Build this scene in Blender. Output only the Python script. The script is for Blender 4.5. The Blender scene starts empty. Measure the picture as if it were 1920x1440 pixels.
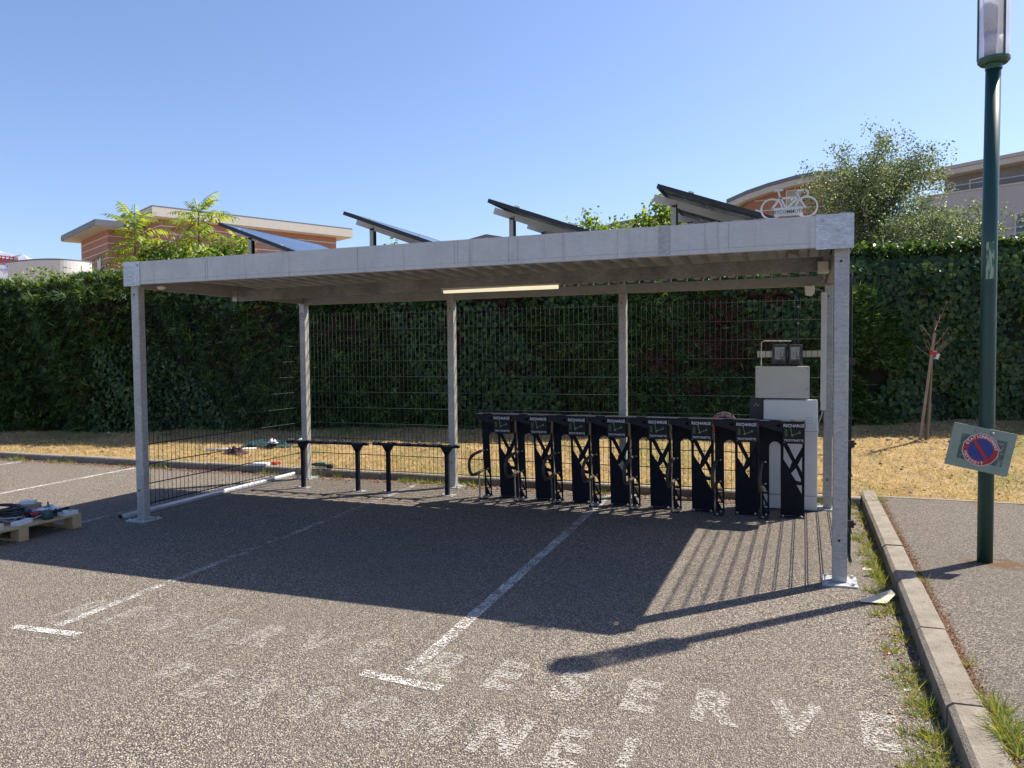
import bpy, bmesh, math, random
import numpy as np
from mathutils import Vector, Matrix
R = math.radians
rnd = random.Random(7)
rng = np.random.default_rng(11)
sc = bpy.context.scene
col = sc.collection

# ------------------------------------------------------------------ camera
CX, CY, CZ = -0.2530, -6.0527, 1.70
YAW, PITCH, ROLL, FPX = 0.36362, 0.03926, -0.009457, 1437.49
_f = Vector((-math.sin(YAW)*math.cos(PITCH), math.cos(YAW)*math.cos(PITCH), -math.sin(PITCH)))
_r = Vector((math.cos(YAW), math.sin(YAW), 0)); _u = _r.cross(_f)
_r, _u = _r*math.cos(ROLL)+_u*math.sin(ROLL), _u*math.cos(ROLL)-_r*math.sin(ROLL)
cam = bpy.data.cameras.new('camera'); camo = bpy.data.objects.new('camera', cam); col.objects.link(camo)
camo.matrix_world = Matrix(((_r.x, _u.x, -_f.x, CX), (_r.y, _u.y, -_f.y, CY), (_r.z, _u.z, -_f.z, CZ), (0, 0, 0, 1)))
cam.sensor_width = 36; cam.lens = FPX/1920*36; cam.clip_end = 12000; cam.clip_start = .05
sc.camera = camo
def ray(px, py): return _f + _r*((px-960)/FPX) - _u*((py-720)/FPX)
def at_z(px, py, z):
    d = ray(px, py); t = (z-CZ)/d.z; return Vector((CX, CY, CZ)) + d*t
def at_y(px, py, y):
    d = ray(px, py); t = (y-CY)/d.y; return Vector((CX, CY, CZ)) + d*t

# ------------------------------------------------------------------ light
SUN = Vector((.525, .555, 1.0)).normalized()          # direction towards the sun
w = bpy.data.worlds.new('World'); sc.world = w; w.use_nodes = True
nt = w.node_tree; nt.nodes.clear()
sky = nt.nodes.new('ShaderNodeTexSky'); sky.sky_type = 'NISHITA'; sky.sun_disc = False
sky.sun_elevation = math.asin(SUN.z); sky.sun_rotation = math.atan2(SUN.x, SUN.y)
sky.air_density = 1.0; sky.dust_density = 1.2; sky.ozone_density = 3.5; sky.altitude = 250
bg = nt.nodes.new('ShaderNodeBackground'); bg.inputs[1].default_value = 0.092
wo = nt.nodes.new('ShaderNodeOutputWorld')
tint = nt.nodes.new('ShaderNodeMix'); tint.data_type = 'RGBA'; tint.blend_type = 'MULTIPLY'; tint.inputs[0].default_value = 1
tint.inputs[7].default_value = (.88, .868, .955, 1)
nt.links.new(sky.outputs[0], tint.inputs[6]); nt.links.new(tint.outputs[2], bg.inputs[0]); nt.links.new(bg.outputs[0], wo.inputs[0])
sl = bpy.data.lights.new('sun', 'SUN'); sl.energy = 4.4; sl.angle = R(.53); sl.color = (1, .92, .79)
so = bpy.data.objects.new('sun', sl); col.objects.link(so)
so.rotation_euler = SUN.to_track_quat('Z', 'Y').to_euler()
sc.view_settings.view_transform = 'Standard'; sc.view_settings.look = 'None'
sc.view_settings.exposure = 1.17; sc.view_settings.gamma = 1
sc.cycles.max_bounces = 8; sc.cycles.transparent_max_bounces = 12
sc.cycles.sample_clamp_indirect = 6

# ------------------------------------------------------------------ materials
class NT:
    def __init__(s, name):
        s.m = bpy.data.materials.new(name); s.m.use_nodes = True
        s.t = s.m.node_tree; s.n = s.t.nodes; s.l = s.t.links
        s.b = s.n['Principled BSDF']; s.o = s.n['Material Output']
    def new(s, t, **k):
        n = s.n.new(t)
        for a, v in k.items():
            if a.startswith('i_'):
                key = a[2:]; key = int(key) if key.isdigit() else key.replace('_', ' ')
                n.inputs[key].default_value = v
            else: setattr(n, a, v)
        return n
    def link(s, a, b): s.l.new(a, b)
    def ramp(s, fac, stops, interp='LINEAR'):
        r = s.n.new('ShaderNodeValToRGB'); e = r.color_ramp.elements; r.color_ramp.interpolation = interp
        while len(e) < len(stops): e.new(.5)
        for i, (p, c) in enumerate(stops):
            e[i].position = p; e[i].color = (*c, 1) if len(c) == 3 else c
        s.link(fac, r.inputs[0]); return r.outputs[0]
    def mix(s, fac, a, b, mode='MIX'):
        x = s.n.new('ShaderNodeMix'); x.data_type = 'RGBA'; x.blend_type = mode
        for sock, v in ((x.inputs[0], fac), (x.inputs[6], a), (x.inputs[7], b)):
            if isinstance(v, (int, float)): sock.default_value = v
            elif isinstance(v, tuple): sock.default_value = (*v, 1)
            else: s.link(v, sock)
        return x.outputs[2]
    def math(s, op, a, b=0.0, c=None, clamp=False):
        x = s.n.new('ShaderNodeMath'); x.operation = op; x.use_clamp = clamp
        for i, v in enumerate((a, b, c)):
            if v is None: continue
            if isinstance(v, (int, float)): x.inputs[i].default_value = v
            else: s.link(v, x.inputs[i])
        return x.outputs[0]
    def pos(s): return s.new('ShaderNodeNewGeometry').outputs['Position']
    def objc(s): return s.new('ShaderNodeTexCoord').outputs['Object']
    def noise(s, scale, co=None, detail=4, rough=.55, out=0):
        n = s.new('ShaderNodeTexNoise'); n.inputs['Scale'].default_value = scale
        n.inputs['Detail'].default_value = detail; n.inputs['Roughness'].default_value = rough
        if co is not None: s.link(co, n.inputs['Vector'])
        return n.outputs[out]
    def bump(s, h, strength=.5, dist=.01):
        b = s.new('ShaderNodeBump'); b.inputs['Strength'].default_value = strength
        b.inputs['Distance'].default_value = dist; s.link(h, b.inputs['Height'])
        s.link(b.outputs[0], s.b.inputs['Normal']); return b

def mat(name, c, rough=.6, metal=0, c2=None, scale=8, bump=0, bscale=40, spec=None, emit=None, dirt=None):
    t = NT(name); co = t.objc()
    t.b.inputs['Roughness'].default_value = rough; t.b.inputs['Metallic'].default_value = metal
    base = None
    if c2 is None: c2 = tuple(x*.8 for x in c)
    n = t.noise(scale, co, 6, .65)
    base = t.ramp(n, [(.32, c), (.7, c2)])
    if dirt:
        n2 = t.noise(dirt[1], co, 8, .7)
        k = t.ramp(n2, [(dirt[2], (0, 0, 0)), (dirt[2]+.14, (1, 1, 1))])
        base = t.mix(k, base, dirt[0])
    t.link(base, t.b.inputs['Base Color'])
    if spec is not None: t.b.inputs['Specular IOR Level'].default_value = spec
    if bump: t.bump(t.noise(bscale, co, 5, .6), bump, .01)
    rr = t.math('MULTIPLY_ADD', n, .25, rough-.12, True); t.link(rr, t.b.inputs['Roughness'])
    if emit:
        t.b.inputs['Emission Color'].default_value = (*emit[0], 1); t.b.inputs['Emission Strength'].default_value = emit[1]
    return t.m

def galv(name, c=(.52, .515, .50), c2=(.36, .36, .355), rough=.45, metal=.35, streak=False, spangle=.42):
    t = NT(name); co = t.objc()
    mpg = t.new('ShaderNodeMapping'); mpg.inputs['Scale'].default_value = (1, 1, 2.6); t.link(co, mpg.inputs[0])
    v = t.new('ShaderNodeTexVoronoi'); v.inputs['Scale'].default_value = 38; t.link(mpg.outputs[0], v.inputs['Vector'])
    sg = t.new('ShaderNodeSeparateColor'); t.link(v.outputs['Color'], sg.inputs[0])
    n = t.noise(3.0, co, 8, .7); n3 = t.noise(22, mpg.outputs[0], 6, .75)
    base = t.ramp(n, [(.3, c2), (.6, c)])
    base = t.mix(t.math('MULTIPLY', sg.outputs[0], spangle), base, tuple(x*.45 for x in c))
    base = t.mix(t.ramp(n3, [(.5, (0, 0, 0)), (.66, (spangle, spangle, spangle))]), base, tuple(x*.5 for x in c2))
    if streak:
        mp = t.new('ShaderNodeMapping'); mp.inputs['Scale'].default_value = (5, 1, .35); t.link(co, mp.inputs[0])
        ns = t.noise(3, mp.outputs[0], 5, .7)
        base = t.mix(t.ramp(ns, [(.56, (0, 0, 0)), (.72, (.35, .35, .35))]), base, (.16, .17, .18))
    t.link(base, t.b.inputs['Base Color'])
    t.b.inputs['Metallic'].default_value = metal
    t.link(t.math('MULTIPLY_ADD', n3, .3, rough-.1, True), t.b.inputs['Roughness'])
    t.link(t.math('MULTIPLY_ADD', sg.outputs[1], .3, rough-.1, True), t.b.inputs['Roughness'])
    t.bump(t.noise(14, co, 4, .6), .08, .01)
    return t.m

def leafmat(name, stops, trans=.35, rough=.45, patch=None, ttint=(1.7, 1.6, .7)):
    t = NT(name)
    g = t.new('ShaderNodeNewGeometry'); rpi = g.outputs['Random Per Island']
    c = t.ramp(rpi, stops)
    if patch:                                            # another growth colour in patches of its own
        n = t.noise(patch[1], g.outputs['Position'], 3, .5)
        c = t.mix(t.ramp(n, [(patch[2], (0, 0, 0)), (patch[2]+.08, (1, 1, 1))]), c, t.ramp(rpi, patch[0]))
    t.link(c, t.b.inputs['Base Color']); t.b.inputs['Roughness'].default_value = rough
    t.b.inputs['Specular IOR Level'].default_value = .35
    tr = t.new('ShaderNodeBsdfTranslucent')
    t.link(t.mix(1.0, c, ttint, 'MULTIPLY'), tr.inputs[0])
    ms = t.new('ShaderNodeMixShader'); ms.inputs[0].default_value = trans
    t.link(t.b.outputs[0], ms.inputs[1]); t.link(tr.outputs[0], ms.inputs[2]); t.link(ms.outputs[0], t.o.inputs[0])
    return t.m

def asphalt(name, moss=False):
    t = NT(name); p = t.pos()
    v = t.new('ShaderNodeTexVoronoi'); v.inputs['Scale'].default_value = 120; t.link(p, v.inputs['Vector'])
    v2 = t.new('ShaderNodeTexVoronoi'); v2.inputs['Scale'].default_value = 42; t.link(p, v2.inputs['Vector'])
    sep = t.new('ShaderNodeSeparateColor'); t.link(v.outputs['Color'], sep.inputs[0])
    sep2 = t.new('ShaderNodeSeparateColor'); t.link(v2.outputs['Color'], sep2.inputs[0])
    chip = t.ramp(sep.outputs[0], [(0, (.03, .028, .03)), (.28, (.12, .108, .10)), (.55, (.28, .248, .218)), (.84, (.50, .445, .38)), (1, (.70, .635, .55))])
    chip = t.mix(t.math('MULTIPLY', sep2.outputs[1], .35), chip, (.20, .178, .158))
    gap = t.ramp(v.outputs['Distance'], [(.35, (0, 0, 0)), (.75, (1, 1, 1))])
    c = t.mix(t.math('MULTIPLY', gap, .92), chip, (.055, .05, .05))
    big = t.noise(.45, p, 6, .6); mid = t.noise(2.6, p, 6, .65)
    c = t.mix(t.ramp(big, [(.35, (.5, .5, .5)), (.62, (0, 0, 0))]), c, (.15, .135, .122))
    c = t.mix(t.ramp(mid, [(.5, (0, 0, 0)), (.72, (.35, .35, .35))]), c, (.21, .185, .16))
    if moss:
        c = t.mix(.30, c, (.075, .07, .068))
        s = t.new('ShaderNodeSeparateXYZ'); t.link(p, s.inputs[0])
        nz = t.noise(9, p, 6, .7)
        d1 = t.math('SUBTRACT', s.outputs[0], .515)
        m1 = t.math('MULTIPLY_ADD', d1, -6.5, .62)
        dx = t.math('SUBTRACT', s.outputs[0], 1.13); dy = t.math('SUBTRACT', s.outputs[1], .46)
        dy = t.math('MULTIPLY', dy, 2.0)
        dd = t.math('SQRT', t.math('ADD', t.math('MULTIPLY', dx, dx), t.math('MULTIPLY', dy, dy)))
        m2 = t.math('MULTIPLY_ADD', dd, -1.3, .80)
        m3 = t.math('MULTIPLY_ADD', t.math('SUBTRACT', 3.05, s.outputs[1]), -2.2, .45)
        m = t.math('MAXIMUM', t.math('MAXIMUM', m1, m2), m3)
        m = t.math('ADD', m, t.math('MULTIPLY', t.math('SUBTRACT', nz, .5), 1.9))
        c = t.mix(t.ramp(m, [(.42, (0, 0, 0)), (.62, (.85, .85, .85))]), c, (.125, .062, .022))
    c = t.mix(1.0, c, (1.08, 1.03, .96), 'MULTIPLY')
    t.link(c, t.b.inputs['Base Color']); t.b.inputs['Roughness'].default_value = .88
    t.b.inputs['Specular IOR Level'].default_value = .3
    h = t.math('SUBTRACT', t.math('MULTIPLY', sep.outputs[1], .7), t.math('MULTIPLY', v.outputs['Distance'], 1.2))
    t.bump(h, 1.0, .008)
    return t.m

def paintmat(name, worn, c=(.70, .69, .66), chip=.42, amax=1.0, broad=.5):
    t = NT(name); p = t.pos()
    v = t.new('ShaderNodeTexVoronoi'); v.inputs['Scale'].default_value = 120; t.link(p, v.inputs['Vector'])
    sep = t.new('ShaderNodeSeparateColor'); t.link(v.outputs['Color'], sep.inputs[0])
    n = t.noise(7, p, 6, .7); n2 = t.noise(1.6, p, 4, .6); n3 = t.noise(60, p, 3, .6)
    k = t.math('ADD', t.math('MULTIPLY', sep.outputs[2], chip), t.math('MULTIPLY', n, 1.17-chip))
    k = t.math('ADD', k, t.math('MULTIPLY', n2, broad))
    k = t.math('SUBTRACT', k, t.math('MULTIPLY', v.outputs['Distance'], .35))
    k = t.math('ADD', k, t.math('MULTIPLY', t.math('SUBTRACT', n3, .5), .6))
    a = t.math('MULTIPLY', t.ramp(k, [(worn, (0, 0, 0)), (worn+.10, (1, 1, 1))]), amax)
    t.link(t.mix(n, c, tuple(x*.7 for x in c)), t.b.inputs['Base Color']); t.b.inputs['Roughness'].default_value = .8
    t.bump(t.math('MULTIPLY', sep.outputs[1], .7), .8, .004)
    tr = t.new('ShaderNodeBsdfTransparent'); ms = t.new('ShaderNodeMixShader')
    t.link(a, ms.inputs[0]); t.link(tr.outputs[0], ms.inputs[1]); t.link(t.b.outputs[0], ms.inputs[2]); t.link(ms.outputs[0], t.o.inputs[0])
    return t.m

M = {}
M['asphalt'] = asphalt('asphalt'); M['pavement'] = asphalt('pavement asphalt', True)
M['line'] = paintmat('worn line paint', .655); M['line_thin'] = paintmat('thin line paint', .73)
M['letter'] = paintmat('worn letter paint', .60, (.65, .62, .57), .85, .52, .3); M['letter_faint'] = paintmat('almost gone letter paint', .68, (.64, .61, .56), .85, .46, .3)
M['kerb'] = mat('kerb concrete', (.27, .235, .19), .9, 0, (.17, .145, .115), 7, 1, 110, dirt=((.085, .07, .055), 22, .57))
M['galv'] = galv('galvanised steel'); M['galv_bright'] = galv('bright galvanised steel', (.62, .64, .66), (.45, .47, .49), .35, .5)
M['fascia'] = galv('folded zinc fascia', (.60, .60, .585), (.52, .52, .51), .5, .15, True, .12)
M['purlin'] = galv('mottled galvanised purlin', (.36, .365, .36), (.15, .155, .16), .5, .35)
M['sheet'] = mat('grey coated roof sheet', (.42, .45, .48), .45, .3, (.36, .38, .41))
M['beam'] = mat('grey folded beam', (.36, .365, .36), .45, .3, (.30, .305, .305))
M['wire'] = mat('dark green coated wire', (.030, .048, .046), .8, 0, (.020, .032, .032), spec=.15)
M['black'] = mat('black powder coat', (.006, .008, .017), .6, 0, (.004, .005, .011), 30, spec=.22)
M['black_panel'] = mat('anthracite panel', (.014, .016, .028), .5, 0, (.010, .012, .022), spec=.3)
M['hoop'] = mat('black rubber hoop', (.075, .052, .038), .55, 0, (.03, .024, .02), 6)
M['print_white'] = mat('white print', (.85, .85, .86), .6, 0, (.45, .45, .47), 60)
M['print_green'] = mat('green print', (.36, .55, .16), .6, 0, (.16, .26, .08), 60)
M['print_dull'] = mat('dull green print', (.10, .15, .06), .6)
M['white'] = mat('white powder coat', (.72, .71, .66), .5, 0, (.62, .61, .57), 4)
M['cab'] = mat('white cabinet', (.84, .83, .79), .45, 0, (.78, .77, .73), 3)
M['cab_dark'] = mat('dark cabinet side', (.02, .024, .032), .4)
M['encl'] = mat('cream grey enclosure', (.68, .66, .57), .5, 0, (.60, .58, .50), 3)
M['plastic_grey'] = mat('smoked plastic', (.05, .055, .065), .35)
M['pv'] = mat('solar cells', (.012, .016, .035), .12, 0, (.008, .010, .022), 2)
M['pv_back'] = mat('solar panel underside', (.03, .034, .045), .3)
M['pv_line'] = mat('cell gap', (.55, .56, .56), .5)
M['alu'] = mat('aluminium', (.62, .64, .66), .3, .85, (.5, .52, .55), 6)
M['alu_dull'] = mat('pale alu rail', (.62, .57, .50), .5, .2, (.50, .46, .40), 5)
M['pole'] = mat('dark green pole paint', (.010, .060, .048), .38, 0, (.008, .045, .038), 6, dirt=((.10, .16, .13), 60, .72))
M['pole_light'] = mat('mid green lamp paint', (.05, .12, .075), .4, 0, (.04, .10, .06))
M['board'] = mat('grey green board', (.27, .33, .26), .6, 0, (.23, .28, .22), 7, dirt=((.16, .21, .17), 30, .66))
M['glue'] = mat('dried glue marks', (.10, .13, .11), .7, 0, (.20, .25, .20), 30)
M['red'] = mat('sign red', (.46, .022, .020), .45, 0, (.36, .02, .02), 12)
M['blue'] = mat('sign blue', (.028, .045, .26), .45, 0, (.02, .035, .2), 12)
M['signwhite'] = mat('sign white', (.74, .72, .70), .5)
M['wood'] = mat('pale wood', (.50, .37, .21), .75, 0, (.38, .27, .15), 12, .3, 60)
M['stake'] = mat('weathered stake', (.34, .26, .19), .8, 0, (.24, .18, .13), 12, .3, 60)
M['card'] = mat('cardboard', (.42, .33, .21), .8, 0, (.34, .26, .17))
M['cardwhite'] = mat('pale cardboard', (.60, .54, .42), .8, 0, (.5, .45, .35))
M['paper'] = mat('white paper', (.72, .74, .76), .7, 0, (.6, .63, .68), 20)
M['cable'] = mat('black cable', (.012, .012, .014), .4)
M['cable_blue'] = mat('blue cable', (.02, .05, .14), .45)
M['cable_grey'] = mat('grey cable', (.30, .31, .33), .5)
M['cable_grey2'] = mat('dull grey steel', (.13, .125, .12), .5, .3)
M['cable_pale'] = mat('pale conduit', (.60, .58, .52), .5)
M['cloth_teal'] = mat('dark teal cloth', (.010, .055, .065), .9, 0, (.006, .03, .04))
M['cloth_purple'] = mat('plum cloth', (.075, .035, .055), .9, 0, (.04, .02, .03))
M['tool_green'] = mat('tool teal body', (.01, .10, .08), .4)
M['brick'] = None
t = NT('terracotta wall'); co = t.objc()
c = t.ramp(t.noise(1.2, co, 5, .6), [(.3, (.40, .205, .155)), (.7, (.34, .165, .12))])
ws = t.new('ShaderNodeTexWave'); ws.wave_type = 'BANDS'; ws.bands_direction = 'Z'; ws.inputs['Scale'].default_value = 7.5; t.link(co, ws.inputs[0])
c = t.mix(t.ramp(ws.outputs[0], [(0, (.35, .35, .35)), (.2, (0, 0, 0))]), c, (.27, .14, .11))
t.link(c, t.b.inputs['Base Color']); t.b.inputs['Roughness'].default_value = .85; M['brick'] = t.m
M['render_white'] = mat('white render', (.62, .62, .62), .85, 0, (.55, .55, .56), 1.5)
M['render_grey'] = mat('grey render', (.27, .27, .29), .85, 0, (.23, .23, .25), 1.5)
M['render_pale'] = mat('pale grey render', (.46, .45, .46), .85, 0, (.42, .41, .42), .8)
M['zinc'] = mat('zinc roof edge', (.17, .18, .20), .5, .2, (.14, .15, .17), 2)
M['soffit'] = mat('pale soffit', (.56, .54, .50), .8, 0, (.5, .48, .45), 2)
M['shutter'] = mat('grey roller shutter', (.42, .43, .46), .6)
M['winglass'] = mat('window glass', (.10, .14, .2), .08)
M['steelrail'] = mat('balcony rail', (.45, .46, .47), .4, .5)
M['rock'] = mat('hazy rock', (.38, .40, .46), .95, 0, (.24, .28, .36), .004)
M['red_steel'] = mat('red painted steel', (.55, .04, .04), .5)
M['bark'] = mat('bark', (.16, .12, .085), .9, 0, (.10, .075, .055), 10, .5, 30)
M['bark_pale'] = mat('birch bark', (.42, .38, .32), .8, 0, (.18, .14, .11), 6)
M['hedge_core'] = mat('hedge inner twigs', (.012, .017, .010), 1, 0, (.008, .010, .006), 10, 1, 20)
M['thuja'] = leafmat('conifer sprays', [(0, (.014, .032, .012)), (.5, (.042, .088, .024)), (.8, (.12, .20, .045)), (1, (.26, .33, .09))], .25, .5)
M['dead'] = leafmat('rust brown sprays', [(0, (.06, .026, .018)), (.6, (.14, .048, .034)), (1, (.20, .09, .06))], .2, .7)
M['ivy'] = leafmat('ivy leaves', [(0, (.016, .042, .012)), (.6, (.042, .090, .022)), (1, (.11, .165, .035))], .25, .38)
M['ail'] = leafmat('bright compound leaflets', [(0, (.07, .13, .022)), (.5, (.14, .225, .035)), (1, (.30, .33, .06))], .52, .4)
M['birch'] = leafmat('birch leaves', [(0, (.075, .105, .055)), (.55, (.145, .18, .095)), (1, (.33, .36, .21))], .35, .5, ttint=(1.15, 1.3, .75))
M['shrub'] = leafmat('shrub leaves', [(0, (.070, .125, .020)), (.6, (.14, .22, .035)), (1, (.25, .31, .07))], .48, .4)
M['drybrown'] = leafmat('dry brown leaves', [(0, (.09, .035, .022)), (.6, (.17, .085, .055)), (1, (.33, .21, .13))], .2, .7)
M['deadleaf'] = leafmat('dull dead leaves', [(0, (.04, .022, .018)), (.6, (.10, .055, .042)), (1, (.24, .16, .12))], .1, .7)
M['straw'] = leafmat('dry grass', [(0, (.22, .15, .07)), (.45, (.45, .325, .155)), (.8, (.61, .47, .25)), (1, (.70, .59, .38))], .3, .75,
                     patch=([(0, (.10, .13, .03)), (.5, (.23, .24, .06)), (1, (.42, .36, .13))], .8, .53))
M['weed'] = leafmat('green weeds', [(0, (.08, .13, .02)), (.5, (.16, .21, .045)), (.8, (.27, .27, .08)), (1, (.38, .30, .13))], .35, .5)
t = NT('lawn soil'); p = t.pos()
c = t.ramp(t.noise(5, p, 8, .75), [(.32, (.12, .085, .045)), (.5, (.29, .20, .095)), (.68, (.42, .30, .15))])
c = t.mix(t.ramp(t.noise(.55, p, 3, .5), [(.56, (0, 0, 0)), (.64, (.7, .7, .7))]), c, (.15, .15, .05))
t.link(c, t.b.inputs['Base Color']); t.b.inputs['Roughness'].default_value = 1; t.bump(t.noise(40, p, 5, .7), 1, .02); M['soil'] = t.m
t = NT('milky lamp cylinder'); t.b.inputs['Base Color'].default_value = (.75, .76, .85, 1); t.b.inputs['Roughness'].default_value = .15
tr = t.new('ShaderNodeBsdfTransparent'); tr.inputs[0].default_value = (.88, .88, .92, 1)
tl = t.new('ShaderNodeBsdfTranslucent'); tl.inputs[0].default_value = (.85, .85, .93, 1)
m1 = t.new('ShaderNodeMixShader'); m1.inputs[0].default_value = .42; t.link(tr.outputs[0], m1.inputs[1]); t.link(tl.outputs[0], m1.inputs[2])
lw = t.new('ShaderNodeLayerWeight'); lw.inputs[0].default_value = .3
ms = t.new('ShaderNodeMixShader'); t.link(t.math('MULTIPLY_ADD', lw.outputs[1], .5, .06, True), ms.inputs[0])
t.link(m1.outputs[0], ms.inputs[1]); t.link(t.b.outputs[0], ms.inputs[2]); t.link(ms.outputs[0], t.o.inputs[0]); M['lampglass'] = t.m
M['lampinner'] = mat('frosted lamp inner', (.88, .80, .74), .5, 0, (.80, .72, .66), 8)
M['tubelight'] = mat('lit tube', (.8, .76, .6), .4, 0, emit=((1, .88, .60), .36))
t = NT('clear cover'); t.b.inputs['Base Color'].default_value = (.30, .32, .34, 1); t.b.inputs['Roughness'].default_value = .1
t.link(t.ramp(t.noise(14, t.objc(), 3, .5), [(.35, (.07, .08, .09)), (.65, (.42, .43, .42))]), t.b.inputs['Base Color']); M['cover'] = t.m

# ------------------------------------------------------------------ builders
class MB:
    def __init__(s): s.v = []; s.f = []
    def add(s, vs, fs):
        n = len(s.v); s.v += [tuple(x) for x in vs]; s.f += [tuple(i+n for i in q) for q in fs]; return s
    def box(s, x0, x1, y0, y1, z0, z1):
        return s.add([(x0,y0,z0),(x1,y0,z0),(x1,y1,z0),(x0,y1,z0),(x0,y0,z1),(x1,y0,z1),(x1,y1,z1),(x0,y1,z1)],
              [(0,3,2,1),(4,5,6,7),(0,1,5,4),(1,2,6,5),(2,3,7,6),(3,0,4,7)])
    def cbox(s, c, sz, rot=None):
        m = MB().box(-sz[0]/2, sz[0]/2, -sz[1]/2, sz[1]/2, -sz[2]/2, sz[2]/2)
        Rm = rot or Matrix.Identity(3)
        return s.add([Vector(c)+Rm@Vector(v) for v in m.v], m.f)
    def bar(s, a, b, w_, h_, up=(0, 0, 1)):
        a = Vector(a); b = Vector(b); d = (b-a); L = d.length; d.normalize()
        upv = Vector(up); x = d.cross(upv)
        if x.length < 1e-4: x = d.cross(Vector((0, 1, 0)))
        x.normalize(); z = x.cross(d); Rm = Matrix((x, d, z)).transposed()
        return s.cbox((a+b)/2, (w_, L, h_), Rm)
    def tube(s, pts, r, n=8, caps=True):
        pts = [Vector(p) for p in pts]; rs = r if isinstance(r, (list, tuple)) else [r]*len(pts)
        vs = []; prev = None
        for i, p in enumerate(pts):
            d = (pts[min(i+1, len(pts)-1)]-pts[max(i-1, 0)]).normalized()
            if prev is None:
                x = d.cross(Vector((0, 0, 1)))
                if x.length < 1e-3: x = d.cross(Vector((0, 1, 0)))
            else: x = prev - d*prev.dot(d)
            x.normalize(); prev = x; y = d.cross(x)
            for k in range(n):
                a = 2*math.pi*k/n; vs.append(p+(x*math.cos(a)+y*math.sin(a))*rs[i])
        fs = [(i*n+k, i*n+(k+1) % n, (i+1)*n+(k+1) % n, (i+1)*n+k) for i in range(len(pts)-1) for k in range(n)]
        if caps: fs += [tuple(range(n-1, -1, -1)), tuple((len(pts)-1)*n+k for k in range(n))]
        return s.add(vs, fs)
    def prism(s, poly, a, b, axis='y'):
        """poly of (u,v) extruded from a to b along axis; y: u=x,v=z; x: u=y,v=z; z: u=x,v=y"""
        n = len(poly)
        def P(u, v, t): return {'y': (u, t, v), 'x': (t, u, v), 'z': (u, v, t)}[axis]
        vs = [P(u, v, a) for u, v in poly]+[P(u, v, b) for u, v in poly]
        return s.add(vs, [tuple(range(n)), tuple(range(2*n-1, n-1, -1))]+[(i, (i+1) % n, n+(i+1) % n, n+i) for i in range(n)])
    def sphere(s, c, r, n=8, m=5, sc_=(1, 1, 1)):
        vs = [Vector(c)+Vector((0, 0, r*sc_[2]))]
        for j in range(1, m):
            a = math.pi*j/m
            for k in range(n):
                b = 2*math.pi*k/n; vs.append(Vector(c)+Vector((math.sin(a)*math.cos(b)*r*sc_[0], math.sin(a)*math.sin(b)*r*sc_[1], math.cos(a)*r*sc_[2])))
        vs.append(Vector(c)-Vector((0, 0, r*sc_[2]))); fs = [(0, 1+k, 1+(k+1) % n) for k in range(n)]
        for j in range(m-2): fs += [(1+j*n+k, 1+(j+1)*n+k, 1+(j+1)*n+(k+1) % n, 1+j*n+(k+1) % n) for k in range(n)]
        b = 1+(m-2)*n; fs += [(b+k, len(vs)-1, b+(k+1) % n) for k in range(n)]
        return s.add(vs, fs)
    def me(s, name, m, smooth=False, bev=0):
        me = bpy.data.meshes.new(name); me.from_pydata(s.v, [], s.f)
        bm = bmesh.new(); bm.from_mesh(me); bmesh.ops.recalc_face_normals(bm, faces=bm.faces)
        if bev: bmesh.ops.bevel(bm, geom=bm.edges[:], offset=bev, segments=1, affect='EDGES')
        bm.to_mesh(me); bm.free()
        if m is not None: me.materials.append(m)
        if smooth:
            for q in me.polygons: q.use_smooth = True
        return me
def link(name, me, parent=None, loc=None):
    o = bpy.data.objects.new(name, me); col.objects.link(o)
    if parent is not None: o.parent = parent
    if loc is not None: o.location = loc
    return o
def mk(name, mb, m, parent=None, loc=None, smooth=False, bev=0): return link(name, mb.me(name, m, smooth, bev), parent, loc)
def pieces(name, mb, m, parent=None, bev=0, smooth=False):
    par = list(range(len(mb.v)))
    def find(a):
        while par[a] != a: par[a] = par[par[a]]; a = par[a]
        return a
    for f in mb.f:
        for k in f[1:]: par[find(k)] = find(f[0])
    groups = {}
    for f in mb.f: groups.setdefault(find(f[0]), []).append(f)
    out = []
    for fs in groups.values():
        idx = sorted({k for f in fs for k in f}); mp = {k: i for i, k in enumerate(idx)}
        q = MB(); q.v = [mb.v[k] for k in idx]; q.f = [tuple(mp[k] for k in f) for f in fs]
        out.append(mk(name, q, m, parent, None, smooth, bev))
    return out
def tag(o, label, cat, group=None):
    o['label'] = label; o['category'] = cat
    if group: o['group'] = group
    return o
def thing(name, label, cat, loc=(0, 0, 0), rz=0, group=None):
    o = bpy.data.objects.new(name, None); o.empty_display_size = .1; col.objects.link(o)
    o.location = loc; o.rotation_euler = (0, 0, rz); return tag(o, label, cat, group)
def struct(o): o['kind'] = 'structure'; return o
def stuff(o): o['kind'] = 'stuff'; return o
def dup(root, label=None, loc=None):
    c = root.copy(); col.objects.link(c)
    if loc is not None: c.location = loc
    if label: c['label'] = label
    def kids(a, b):
        for ch in a.children:
            k = ch.copy(); col.objects.link(k); k.parent = b; kids(ch, k)
    kids(root, c); return c

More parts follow.
